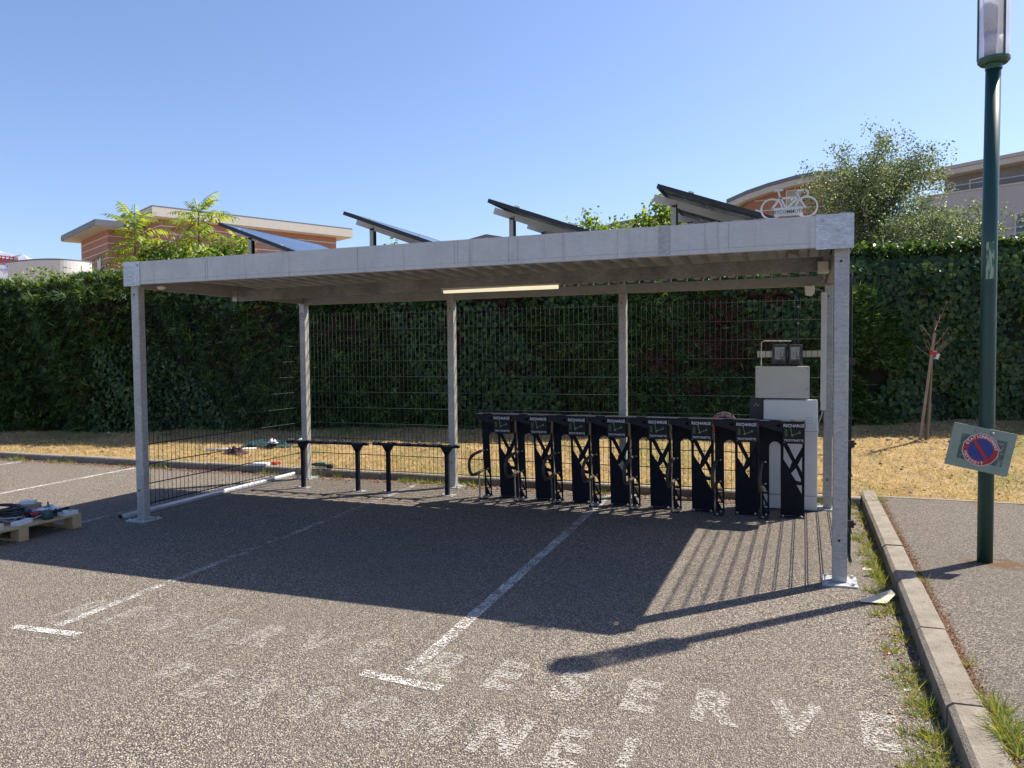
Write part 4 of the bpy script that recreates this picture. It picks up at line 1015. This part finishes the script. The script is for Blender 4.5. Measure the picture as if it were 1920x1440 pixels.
tag(mk('white_packet', MB().cbox((0, 0, .02), (.30, .11, .035), Matrix.Rotation(R(8), 3, 'Z')), M['paper'], None, (-7.72, 3.10, .10)), 'flat white packet lying on the back kerb', 'packet')
tag(mk('red_packet', MB().cbox((0, 0, .02), (.14, .09, .04), Matrix.Rotation(R(-12), 3, 'Z')), M['red'], None, (-7.55, 3.24, .095)), 'small red packet beside the white one on the kerb', 'packet')
crumple('paper_litter', at_z(205, 818, .2), .16, .12, .1, M['paper'], 15, 'pale crumpled paper in the shade below the left hedge', 'litter', 6, 5)
dr = thing('cordless_drill', 'teal and black cordless drill lying on the kerb at the end of the metal rail', 'drill', (-6.62, 3.12, .105), R(15))
mk('body', MB().tube([(-.12, 0, .05), (.02, 0, .05), (.05, 0, .05)], [.028, .035, .03], 10), M['tool_green'], dr, smooth=True)
mk('chuck', MB().tube([(-.20, 0, .05), (-.12, 0, .05)], [.010, .022], 8), M['cable'], dr)
mk('handle', MB().bar((.0, 0, .045), (.10, -.06, .03), .035, .03), M['cable'], dr)
mk('battery', MB().cbox((.12, -.075, .035), (.08, .07, .06)), M['cable'], dr, bev=.008)
# long aluminium rail on the ground outside the left fence
rl = thing('metal_rail', 'long shiny aluminium rail lying along the foot of the left fence', 'rail', (-6.985, -.02, 0), R(0))
rl.rotation_euler = (0, 0, R(1.3))
pr = [(-.030, 0), (-.034, .026), (-.016, .044), (.016, .044), (.034, .026), (.030, 0), (.027, 0), (.030, .024), (.014, .041), (-.014, .041), (-.030, .024), (-.027, 0)]
mk('profile', MB().prism([(a, b_+.003) for a, b_ in pr], 0, 3.42, 'y'), M['alu'], rl)
mk('lip', MB().box(.036, .068, 0, 3.42, .003, .009), M['alu'], rl)
# ------------------------------------------------------------------ pallet and its load
pa = thing('pallet', 'wooden pallet with plywood top loaded with cables at the left edge', 'pallet', (-7.04, -1.66, 0), R(0))
LX, LY = .85, 1.22
mk('deck', MB().box(-LX, 0, 0, LY, .122, .142), M['wood'], pa)
for i, yy in enumerate((0, (LY-.1)/2, LY-.1)):
    for xx in (-.11, -LX/2-.05, -LX):
        b = MB()
        mk('block', MB().box(xx, xx+.11, yy, yy+.10, .022, .1215), M['wood'], pa, bev=.002)
    mk('bottom_board', MB().box(-LX, 0, yy+.001, yy+.099, .001, .0215), M['wood'], pa)
TP = .143
def coil(name, c, r, tr, turns, m, label, h=.012, wob=.2, seed=1):
    r2 = random.Random(seed); pts = []; n = 22*turns
    for i in range(n+1):
        a = 2*math.pi*i/22; rr = r*(1+wob*math.sin(a*.37+seed)*.5+r2.uniform(-.03, .03)); pts.append((rr*math.cos(a), rr*.8*math.sin(a), tr+h*i/22+.014*math.sin(a*1.7+seed)+.014))
    return tag(mk(name, MB().tube(pts, tr, 6), m, None, (c[0], c[1], TP), True), label, 'cable')
coil('black_cable_coil', (-7.44, -.98), .20, .011, 7, M['cable'], 'big loose coil of black cable on the pallet', .016, .5, 1)
coil('grey_cable_coil', (-7.32, -1.02), .15, .007, 5, M['cable_grey'], 'loose loops of grey cable on the front of the pallet', .012, .5, 2)
coil('blue_cable_coil', (-7.20, -1.45), .09, .010, 6, M['cable_blue'], 'small coil of dark blue cable at the front left of the pallet', .018, .3, 3)
coil('black_lead', (-7.30, -.72), .12, .007, 3, M['cable'], 'thin black lead looped behind the tool on the pallet', .01, .6, 4)
def bxx(name, c, s, rz, m, label, cat, tilt=0):
    o = mk(name, MB().box(-s[0]/2, s[0]/2, -s[1]/2, s[1]/2, 0, s[2]), m, None, (c[0], c[1], TP+c[2] if len(c) > 2 else TP)); o.rotation_euler = (tilt, 0, rz); return tag(o, label, cat)
bxx('cardboard_box', (-7.62, -.58), (.20, .16, .085), .4, M['card'], 'small open cardboard box at the back of the pallet', 'box')
bxx('white_box', (-7.60, -.58, .087), (.13, .09, .03), .6, M['paper'], 'small white carton lying on top of the cardboard box', 'box')
bxx('manual', (-7.09, -.55), (.10, .16, .035), .15, M['paper'], 'white and blue booklet stack at the right corner of the pallet', 'booklet')
bxx('long_carton', (-7.13, -1.00), (.07, .20, .035), .3, M['paper'], 'narrow white carton near the front edge of the pallet', 'carton')
bxx('plastic_sheet', (-7.36, -.62), (.30, .22, .05), -.5, M['cable_grey'], 'grey plastic packaging heaped behind the cables', 'packaging', .12)
bxx('red_connector', (-7.20, -.80, .03), (.05, .03, .03), .5, M['red'], 'red connector among the cables on the pallet', 'connector')
bxx('red_tool', (-7.42, -1.22, .02), (.16, .02, .02), .25, M['red'], 'thin red tool under the coils on the pallet', 'tool')
bxx('blue_packet', (-7.22, -.66, .0), (.18, .12, .05), .9, M['cable_blue'], 'blue packet lying beside the booklets', 'packet')
for k_, (mm_, zz_, sd_) in enumerate((('cable', .05, 11), ('cable_grey', .07, 12), ('cable', .085, 13), ('cable_blue', .05, 14), ('red', .06, 15))):
    r2 = random.Random(sd_); pts = []; p = Vector((-7.62+.06*k_, -1.35+.1*k_, zz_)); a_ = r2.uniform(0, 1.5)
    for i in range(16):
        pts.append(p.copy()); a_ += r2.uniform(-.7, .9); p = p+Vector((math.cos(a_)*.07, math.sin(a_)*.07, 0)); p.x = min(max(p.x, -7.8), -7.08); p.y = min(max(p.y, -1.55), -.5); p.z = zz_*(.6+.4*math.sin(i*.7))
    tag(mk('loose_cable', MB().tube(pts, .006, 6), M[mm_], None, (0, 0, TP), True), ('black cable tail winding under the coils on the pallet', 'grey cable tail winding over the coils on the pallet', 'thick black cable strand on top of the pallet load', 'blue cable strand beside the coils on the pallet', 'thin red cable strand among the coils on the pallet')[k_], 'cable')
crumple('plastic_bag', (-7.28, -.60, TP+.01), .30, .20, .10, M['paper'], 21, 'crumpled pale plastic bag at the back of the pallet load', 'bag', 10, 8, .5)
crumple('dark_bag', (-7.50, -.78, TP+.01), .26, .22, .12, M['cable_blue'], 22, 'crumpled dark blue bag behind the black coil on the pallet', 'bag', 10, 8, .2)
tag(mk('tape_roll', MB().tube([(0, 0, 0), (0, 0, .05)], .055, 20), M['cardwhite'], None, (-7.10, -1.26, TP), False), 'beige tape roll near the front edge of the pallet', 'tape')
gt = thing('grinder_tool', 'round grey and teal power tool with black grip on the pallet', 'tool', (-7.10, -.76, TP), R(35))
mk('body', MB().tube([(0, 0, 0), (0, 0, .015), (0, 0, .07), (0, 0, .085)], [.044, .05, .05, .04], 18), M['plastic_grey'], gt, smooth=True)
mk('label_band', MB().tube([(0, 0, .025), (0, 0, .055)], .0508, 18, False), M['tool_green'], gt, smooth=True)
mk('grip', MB().tube([(.04, .01, .06), (.09, .03, .075), (.17, .06, .09)], [.010, .014, .015], 10), M['cable'], gt, smooth=True)
tag(mk('metal_bar', MB().tube([(0, 0, .10), (.30, -.22, .03)], .010, 8), M['plastic_grey'], None, (-7.40, -.52, TP)), 'dark metal bar lying across the load towards the round tool', 'bar')

# ------------------------------------------------------------------ trees above the hedge
def frond_me(L, k, drop, seed):
    r2 = np.random.default_rng(seed); t = np.linspace(.12, 1, k)
    cx = L*t*(1-.12*t); cz = L*(.42*t-drop*t*t)
    tx = np.gradient(cx); tz = np.gradient(cz); tl = np.sqrt(tx**2+tz**2); tx /= tl; tz /= tl
    P = []; D = []; Nn = []; LL = []
    for i in range(k):
        for sg in (-1, 1):
            P.append((cx[i], 0, cz[i])); ll = (.10+L*.17)*math.sin(math.pi*(.18+.72*t[i]))**.6*r2.uniform(.85, 1.1)
            D.append((tx[i]*.40+r2.normal(0, .12), sg, tz[i]*.40-.62+r2.normal(0, .22))); Nn.append((-tz[i], r2.normal(0, .15), tx[i])); LL.append(ll)
    P.append((cx[-1], 0, cz[-1])); D.append((tx[-1], 0, tz[-1]-.3)); Nn.append((-tz[-1], 0, tx[-1])); LL.append(L*.16)
    o = leaves('frond', np.array(P), np.array(D, float), np.array(Nn, float), np.array(LL), np.array(LL)*.29, M['ail'], None, .12)
    me = o.data; bpy.data.objects.remove(o)
    st = MB().tube([(0, 0, 0)]+[(cx[i], 0, cz[i]) for i in range(0, k, 2)]+[(cx[-1], 0, cz[-1])], .006, 4)
    return me, st.me('leaf_stalk', M['shrub'])
FR = [frond_me(.95, 12, .85, 1), frond_me(.95, 12, .75, 2), frond_me(.92, 11, .58, 3), frond_me(.72, 9, .36, 4)]
def ail(px, ptop, pbase, y, label, lean=0, n=17, sc_=1.0):
    a = at_y(px, pbase, y); b = at_y(px+lean, ptop, y); h = b.z-1.0
    t = thing('tree_of_heaven', label, 'tree', (a.x, y, 0), 0, 'young trees with long feathery leaves behind the hedge')
    topz = b.z-.42*sc_
    mk('trunk', MB().tube([(0, 0, 0), (0, 0, topz*.6), (b.x-a.x, 0, topz)], [.045, .032, .014], 8), M['bark'], t)
    for i in range(n):
        f_ = i/(n-1); me, st = FR[0 if f_ < .3 else 1 if f_ < .55 else 2 if f_ < .82 else 3]
        ang = i*2.4+rnd.uniform(-.3, .3); z = topz-(1-f_)*1.15*sc_
        o = link('frond', me, t, (b.x-a.x, 0, z)); o.rotation_euler = (rnd.uniform(-.35, .35), -(.22+.50*f_**1.4)+rnd.uniform(-.22, .22), ang+rnd.uniform(-.3, .3)); o.scale = [sc_*rnd.uniform(.7, 1.15)]*3
        s = link('leaf_stalk', st, o)
    return t
ail(252, 382, 500, 8.0, 'feathery young tree furthest left above the roof corner', 0, 27, .95)
ail(375, 358, 490, 8.2, 'tallest feathery young tree, standing right of the roof corner', -4, 27, 1.0)
ail(450, 425, 490, 8.0, 'shortest feathery young tree, yellow green, beside the first solar panel', 0, 22, .8)

def branch_tree(name, label, base, H, W, m, nl, ls, spread, seed, bark='bark', clumps=None, weep=0., crown0=.25, group=None, nbr=26, rise=1.0):
    r2 = random.Random(seed); g2 = np.random.default_rng(seed)
    t = thing(name, label, 'tree' if H > 3.2 else 'shrub', base, 0, group)
    mk('trunk', MB().tube([(0, 0, 0), (.04, 0, H*.35), (-.05, .03, H*.7), (0, 0, H*.96)], [H*.016, H*.012, H*.007, H*.002], 8), M[bark], t)
    lb = MB(); P = []
    for i in range(nbr):
        f_ = crown0+(1-crown0)*(i+.5)/nbr; a = i*2.39+r2.uniform(-.4, .4); z0 = H*f_*.9
        L = W*.5*math.sin(math.pi*min(1, (1-f_)*.85+.16))**.7*r2.uniform(.75, 1.15); d = Vector((math.cos(a), math.sin(a), r2.uniform(.5, 1.1)*rise))
        p = Vector((0, 0, z0)); pts = [p]
        for k in range(5):
            p = p+d.normalized()*L/4.2; d += Vector((r2.uniform(-.25, .25), r2.uniform(-.25, .25), -.12-weep*.25)); pts.append(p)
        lb.tube(pts, [H*.005, H*.004, H*.003, H*.002, H*.0015, H*.001], 5, False)
        for k, p in enumerate(pts[1:]):
            for q in range(3):
                e = p+Vector((r2.gauss(0, spread), r2.gauss(0, spread), r2.gauss(0, spread*.8))); e2 = e+Vector((0, 0, -weep*.45*r2.random()))
                P.append((e, e2))
    for q in range(5): P.append((Vector((r2.gauss(0, .08), 0, H*.93)), Vector((r2.gauss(0, .1), 0, H*(1.0+.04*q/5)))))
    mk('limb', lb, M[bark], t)
    k = nl//len(P)+1; A = np.array([tuple(a) for a, b_ in P]); B = np.array([tuple(b_) for a, b_ in P])
    idx = np.repeat(np.arange(len(P)), k); u = g2.uniform(0, 1, (len(idx), 1))
    pos = A[idx]*(1-u)+B[idx]*u+g2.normal(0, spread*.62, (len(idx), 3)); n = len(pos)
    D = np.stack([g2.normal(0, .6, n), g2.normal(0, .6, n), -g2.uniform(-.2, 1, n)], 1)
    s_ = g2.uniform(ls*.7, ls*1.3, n)
    stuff(leaves('crown', pos, D, g2.normal(size=(n, 3))+np.array([0, 0, .5]), s_, s_*.62, m, t)); return t
branch_tree('birch_tree', 'airy grey green birch tree rising behind the hedge right of the roof', (1.50, 16.5, 0), 6.85, 4.1, M['birch'], 80000, .064, .19, 5, 'bark_pale', weep=.9, crown0=.10, nbr=95, rise=1.7)
branch_tree('birch_tree', 'lower bushy birch spreading between the tall birch and the lamp post', (2.65, 14.5, 0), 4.95, 3.1, M['birch'], 34000, .062, .15, 6, 'bark_pale', weep=.3, crown0=.25, nbr=60, rise=1.3)
for i, (px_, pt, w_, y_, lb_, mm) in enumerate((
    (1110, 402, 1.5, 10.5, 'bright green shrub rising over the roof right of the third solar panel', 'shrub'),
    (1175, 424, 1.6, 10.5, 'low bright green shrub between two taller ones over the roof edge', 'shrub'),
    (1240, 368, 1.5, 10.3, 'tallest bright green shrub, behind the strut of the last solar panel', 'shrub'),
    (1280, 405, 1.2, 10.6, 'bright green shrub partly hidden by the last solar panel', 'shrub'),
    (735, 455, 1.0, 9.5, 'small leafy top peeping over the roof under the second solar panel', 'shrub'),
    (310, 462, 1.8, 7.6, 'low leafy growth between the two left feathery trees', 'shrub'),
    (420, 452, 1.5, 7.6, 'low leafy growth under the shortest feathery tree', 'shrub'),
    (240, 497, .8, 6.9, 'small leafy growth on the hedge beside the roof corner', 'shrub'),
    (1064, 412, .35, 10.2, 'thin leafy tip left of the bright shrubs over the roof', 'shrub'))):
    p = at_y(px_, pt, y_)
    branch_tree('garden_shrub', lb_, (p.x, y_, 0), p.z*.985, w_, M[mm], int(5200*w_), .10, .15, 20+i, 'bark', crown0=.40, group='leafy shrubs showing above the hedge', nbr=22)
for i, px_ in enumerate((75, 105, 150, 180, 215, 35)):
    p = at_y(px_, (503, 508, 512, 514, 512, 515)[i], 6.4)
    branch_tree('hedge_shoot', ('second leafy shoot from the left end of the curved white wall', 'third leafy shoot from the left before the curved white wall', 'fourth leafy shoot, before the right half of the curved white wall', 'fifth leafy shoot, at the right end of the curved white wall', 'leafy shoot nearest the roof corner above the left hedge', 'leftmost leafy shoot above the hedge, below the blue mural')[i], (p.x, 6.4, 2.6), p.z-2.6, .75, M['shrub'], 200, .07, .09, 40+i, 'bark', crown0=.3, group='leafy shoots above the left hedge', nbr=7)['category'] = 'shrub'

# ------------------------------------------------------------------ buildings beyond the hedge
def wall_frame(a, b, name=None):
    """helper: local frame for a facade running from plan point a to plan point b"""
    d = Vector((b[0]-a[0], b[1]-a[1])); L = d.length; return L, math.atan2(d.y, d.x)
def window(parent, x, z, w_, h_, y=-.02, m='shutter', name='window'):
    f = mk(name, MB().box(x-.06, x, y-.05, y+.1, z-.06, z+h_+.06).box(x+w_, x+w_+.06, y-.05, y+.1, z-.06, z+h_+.06).box(x, x+w_, y-.05, y+.1, z+h_, z+h_+.06).box(x, x+w_, y-.09, y+.1, z-.06, z), M['signwhite'], parent)
    mk('pane', MB().box(x, x+w_, y-.02, y-.005, z, z+h_), M[m], f); return f
dA = Vector((-.893, .449)); dB = Vector((.449, .893))
def brick_block(label, peak, Lleft, Lright, ztop, zbot, ovl, ovr, fascia_h, slope_l=0, band=.62):
    """corner block: local x runs along the right hand face, local -x' along the left one"""
    t = thing('apartment_building', label, 'building', (peak[0], peak[1], 0), math.atan2(dB.y, dB.x), 'terracotta apartment buildings beyond the hedge')
    # local x = dB direction (away to the right), local y = dA direction (away to the left)
    mk('wall', MB().box(ovl, Lright-ovr, ovl, Lleft-ovr, zbot, ztop-fascia_h), M['brick'], t)
    rf = mk('roof', MB().box(0, Lright, 0, Lleft, ztop-.06, ztop+.12), M['zinc'], t)
    mk('soffit', MB().box(.05, Lright-.05, .05, Lleft-.05, ztop-fascia_h-.05, ztop-.065), M['soffit'], rf)
    mk('fascia_board', MB().box(-.02, Lright+.02, -.04, -.0, ztop-fascia_h, ztop-.02).box(-.04, 0, 0, Lleft, ztop-fascia_h, ztop-.02), M['soffit'] if Lright > 14.5 else M['zinc'], rf)
    z = ztop-fascia_h-band
    while z > zbot:
        mk('white_band', MB().box(ovl-.02, Lright-ovr+.02, ovl-.03, ovl-.001, z, z+.07).box(ovl-.03, ovl-.001, ovl, Lleft-ovr+.02, z, z+.07), M['render_white'], t); z -= band
    return t
# small left block: eaves corner at px (178,413), left tip (102,443)
z1 = 13.2; A0 = at_z(178, 413, z1); A1 = at_z(102, 443, z1); LA = (A1-A0).length
ba = brick_block('terracotta apartment block furthest left, flat grey roof over white banded walls', A0, LA, 14, z1, 2, 1.3, 1.6, .42)
# local y axis must run towards the left tip: window and balcony on the left face (x = ovl)
w_ = mk('window', MB().box(1.22, 1.31, 3.3, 4.4, 8.6, 10.6), M['render_grey'], ba); mk('shutter', MB().box(1.18, 1.22, 3.35, 4.3, 8.7, 10.5), M['signwhite'], w_)
w_ = mk('window', MB().box(1.22, 1.31, 6.6, 7.2, 8.9, 9.7), M['render_grey'], ba); mk('pane', MB().box(1.19, 1.22, 6.65, 7.1, 9.0, 9.6), M['winglass'], w_)
bl = mk('balcony', MB().box(-.5, 1.25, 1.5, 5.6, 7.1, 7.6), M['render_white'], ba)
for k in range(4): mk('rail', MB().box(-.48, -.44, 1.5, 5.6, 7.8+k*.3, 7.85+k*.3).box(-.48, 1.2, 1.5, 1.55, 7.8+k*.3, 7.85+k*.3), M['steelrail'], bl)
# main left block: corner at px (285,387)
z2 = 14.0; B0 = at_z(285, 387, z2); B1 = at_z(260, 405, z2); B2 = at_z(641, 435, z2)
bb_ = brick_block('wide terracotta apartment building behind the feathery trees, long pale eaves falling right', B0, (B1-B0).length+6, (B2-B0).length, z2, 2, .9, 1.3, .75)
for (x0, w0) in ((5.2, 1.9), (9.4, 1.7), (14.2, 2.4)):
    window(bb_, x0, 9.3, w0, 1.7, .86)
bl = mk('balcony', MB().box(3.5, 13.5, -.4, .86, 8.3, 8.55), M['render_white'], bb_)
for k in range(3): mk('rail', MB().box(3.5, 13.5, -.40, -.36, 8.75+k*.3, 8.80+k*.3), M['steelrail'], bl)
ac = mk('wall_unit', MB().box(12.1, 12.7, .45, .88, 10.2, 11.0), M['render_white'], bb_)

# generic facade with a shaped roof line given by plan line and top profile
def profile_house(label, pts, zref, zbot, depth, m, fascia=.3, band=None, over=.8, cat_group='terracotta apartment buildings beyond the hedge', white_under=True):
    """pts: pixel roofline points; the facade stands in the vertical plane through the first and last of them at height zref"""
    a = at_z(*pts[0], zref[0]); b = at_z(*pts[-1], zref[1]); d = Vector((b.x-a.x, b.y-a.y)); L = d.length; ang = math.atan2(d.y, d.x); dn = d/L; nrm = Vector((-dn.y, dn.x))
    prof = []
    for p in pts:
        r_ = ray(*p); # intersect with plane
        t0 = ((a.x-CX)*nrm.x+(a.y-CY)*nrm.y)/(r_.x*nrm.x+r_.y*nrm.y); q = Vector((CX, CY, CZ))+r_*t0
        prof.append(((q.x-a.x)*dn.x+(q.y-a.y)*dn.y, q.z))
    t = thing('apartment_building', label, 'building', (a.x, a.y, 0), ang, cat_group)
    low = [(u, z-fascia) for u, z in prof]
    wl = [(u, z) for u, z in low]
    wl[0] = (wl[0][0]+over, wl[0][1]); wl[-1] = (wl[-1][0]-over*.3, wl[-1][1])
    mk('wall', MB().prism(wl+[(wl[-1][0], zbot), (wl[0][0], zbot)], over, depth, 'y'), M[m], t)
    rf = mk('roof', MB().prism([(u, z) for u, z in prof]+[(u, z-fascia*.38) for u, z in prof[::-1]], -.02, depth, 'y'), M['zinc'], t)
    mk('fascia_board', MB().prism([(u, z-fascia*.38-.01) for u, z in prof]+[(u, z-fascia) for u, z in prof[::-1]], .05, over-.02, 'y'), M['soffit'], rf)
    if band:
        z = min(z for u, z in low)-.2+band*8
        while z > zbot:
            # run of the wall at this height
            us = [u for u in np.linspace(wl[0][0], wl[-1][0], 160) if np.interp(u, [p[0] for p in wl], [p[1] for p in wl]) > z+.12]
            if len(us) > 2: mk('white_band', MB().box(us[0], us[-1], over-.03, over-.001, z, z+.06), M['render_white'], t)
            z -= band
    return t, L, prof
c_, Lc, pc = profile_house('terracotta building with curved roof behind the bicycle emblem and the birch', [(1362, 374), (1400, 357), (1440, 343), (1490, 329), (1535, 320), (1575, 322), (1625, 332)], (11.0, 11.6), 2, 8, 'brick', .55, .62)
pz = at_y(1473, 388, 40).z
def facade_uv(t, px, py):
    o = Vector(t.location); ang = t.rotation_euler.z; dn = Vector((math.cos(ang), math.sin(ang))); nrm = Vector((-dn.y, dn.x)); r_ = ray(px, py)
    t0 = ((o.x-CX)*nrm.x+(o.y-CY)*nrm.y)/(r_.x*nrm.x+r_.y*nrm.y); q = Vector((CX, CY, CZ))+r_*t0
    return (q.x-o.x)*dn.x+(q.y-o.y)*dn.y, q.z
u0, zz0 = facade_uv(c_, 1474, 390); u1, zz1 = facade_uv(c_, 1500, 352)
window(c_, u0, zz0, u1-u0, zz1-zz0, .78)
profile_house('small terracotta gable between the second and third solar panels', [(846, 460), (880, 448), (912, 439), (950, 445), (990, 452)], (9.0, 9.0), 2, 6, 'brick', .5, .62)
profile_house('terracotta building with dark sloping roof behind the bright green shrubs', [(1128, 424), (1170, 414), (1210, 407), (1262, 399)], (9.5, 9.5), 2, 6, 'brick', .45, .62)
# grey and white building at the far right
g_, Lg, pg = profile_house('grey and white apartment building far right behind the lamp post', [(1720, 323), (1800, 307), (1920, 283), (2150, 238)], (11.0, 10.4), 2, 9, 'render_grey', .42, None, .9, 'pale apartment building on the right')
del g_['group']
for o_ in g_.children:
    if o_.name.startswith('roof'): o_.data.materials[0] = M['render_pale']
u0, z0_ = facade_uv(g_, 1716, 372); u1, z1_ = facade_uv(g_, 1920, 344); u2, z2_ = facade_uv(g_, 2150, 310)
mk('lower_wall', MB().prism([(u0, z0_), (u2, z2_), (u2, 2), (u0, 2)], .15, .85, 'y'), M['render_pale'], g_)
mk('parapet_cap', MB().prism([(u0, z0_+.08), (u2, z2_+.08), (u2, z2_+.005), (u0, z0_+.005)], .10, .85, 'y'), M['soffit'], g_)
mk('rail', MB().bar((u0, .2, z0_+.38), (u2, .2, z2_+.38), .04, .04), M['steelrail'], g_)
ua, za = facade_uv(g_, 1797, 362); ub, zb = facade_uv(g_, 1838, 327)
f = window(g_, ua, za, ub-ua, zb-za, .86, 'render_grey')
ua, za = facade_uv(g_, 1903, 446); ub, zb = facade_uv(g_, 1960, 392)
window(g_, ua, za, ub-ua, zb-za, .10, 'winglass')
for k in range(3): mk('rail', MB().box(ua-1.0, ub+1, -.25, -.21, za+.15+k*.28, za+.19+k*.28), M['steelrail'], g_)
# curved white wall
cw = thing('curved_wall', 'low curved white wall beyond the left hedge', 'wall', tuple(at_y(93, 700, 36).xy)+(0,))
V = []; F = []; n = 24; zc = 9.0
e0 = at_z(14, 494, zc); e1 = at_z(172, 488, zc); mid = at_z(93, 486, 9.0)
o0 = Vector(cw.location)
P3 = []
for i in range(n+1):
    u = i/n; px_ = 14+158*u; top = 486+8*(1-math.sin(math.pi*(.08+.84*u)))*1.0
    p = at_z(px_, top, zc)-o0; P3.append(p)
for th, (off_, nm, mm, za_, zb_) in enumerate(((0, 'wall_panel', 'render_white', 2, zc-.05), (0, 'coping', 'zinc', zc-.045, zc+.06))):
    V = []; F = []
    for p in P3:
        q = Vector((p.x, p.y)); out = Vector((p.x+o0.x-CX, p.y+o0.y-CY)).normalized()*.25
        for z in (za_, zb_): V += [(q.x, q.y, z), (q.x+out.x, q.y+out.y, z)]
    for i in range(n):
        a = 4*i; b_ = 4*(i+1); F += [(a, b_, b_+2, a+2), (a+1, a+3, b_+3, b_+1), (a+2, b_+2, b_+3, a+3)]
    F += [(0, 2, 3, 1), (4*n, 4*n+1, 4*n+3, 4*n+2)]
    mk(nm, MB().add(V, F), M[mm], cw)
pw = at_z(185, 497, 7.6); pe = at_z(240, 497, 7.6)
tag(mk('low_wall', MB().bar((pw.x, pw.y, 5), (pe.x, pe.y, 5), .4, 4.6, (0, 0, 1)), M['render_white']), 'short white wall between the curved wall and the roof corner', 'wall')
# mural building and red truss at the far left edge
tt = NT('mural'); tt.link(tt.ramp(tt.noise(.6, tt.objc(), 3, .5), [(.42, (.10, .14, .42)), (.5, (.60, .60, .68)), (.7, (.66, .66, .70))]), tt.b.inputs['Base Color'])
p0 = at_z(-120, 485, 11); p1 = at_z(14, 493, 11)
mu = thing('mural_building', 'white building painted with blue swirls at the left edge', 'building', (p1.x, p1.y, 0), math.atan2(p1.y-p0.y, p1.x-p0.x)); Lm = (p1-p0).length
mk('wall', MB().box(-Lm, 0, 0, 6, 7.9, 11), tt.m, mu); mk('plinth', MB().box(-Lm, .4, -.2, 6, 2, 7.9), M['brick'], mu)
mk('coping', MB().box(-Lm, 0, -.05, 6, 11.0, 11.12), M['red'], mu)
q0 = at_z(-60, 472, 14.5); q1 = at_z(33, 484, 14.0); d = (q1-q0); tr_ = MB()
tr_.bar(q0, q1, .12, .12); lo0 = q0-Vector((0, 0, 1.9)); lo1 = q1-Vector((0, 0, 1.4)); tr_.bar(lo0, lo1, .12, .12)
for i in range(13):
    a = q0+d*i/12; b_ = lo0+(lo1-lo0)*i/12; tr_.bar(a, b_, .08, .08, (0, 1, 0))
    if i < 12: c0 = q0+d*(i+1)/12; tr_.bar(b_, c0, .08, .08)
for i in (0, 6, 12): b_ = lo0+(lo1-lo0)*i/12; tr_.bar(b_, (b_.x, b_.y, 0), .2, .2, (0, 1, 0))
tag(mk('red_truss', tr_, M['red_steel']), 'red lattice steel truss above the mural at the left edge', 'truss')
# mountain
mt_ = []; g3 = np.random.default_rng(3)
MY = 5200; nxm, nym = 60, 12
xl = at_y(-900, 500, MY).x; xr = at_y(62, 492, MY).x
for j in range(nym):
    for i in range(nxm):
        u = i/(nxm-1); x_ = xl+(xr+300-xl)*u; px_ = -900+(u*(1+300/(xr-xl)))*962
        crest = np.interp(px_, [-900, -300, -60, 0, 12, 22, 30, 42, 62, 75], [300, 360, 425, 453, 466, 470, 478, 482, 491, 500])
        hz_ = at_y(px_, crest, MY).z; f_ = math.sin(math.pi*.5*j/(nym-1)); zz_ = hz_*f_+(g3.normal(0, hz_*.035) if 0 < j < nym-1 else 0)
        mt_.append((x_+g3.normal(0, 12), MY-1400*(1-f_)+g3.normal(0, 60)*(j > 0), zz_))
struct(mk('mountain', MB().add(mt_, [(j*nxm+i, j*nxm+i+1, (j+1)*nxm+i+1, (j+1)*nxm+i) for j in range(nym-1) for i in range(nxm-1)]), M['rock']))
bpy.context.view_layer.update()
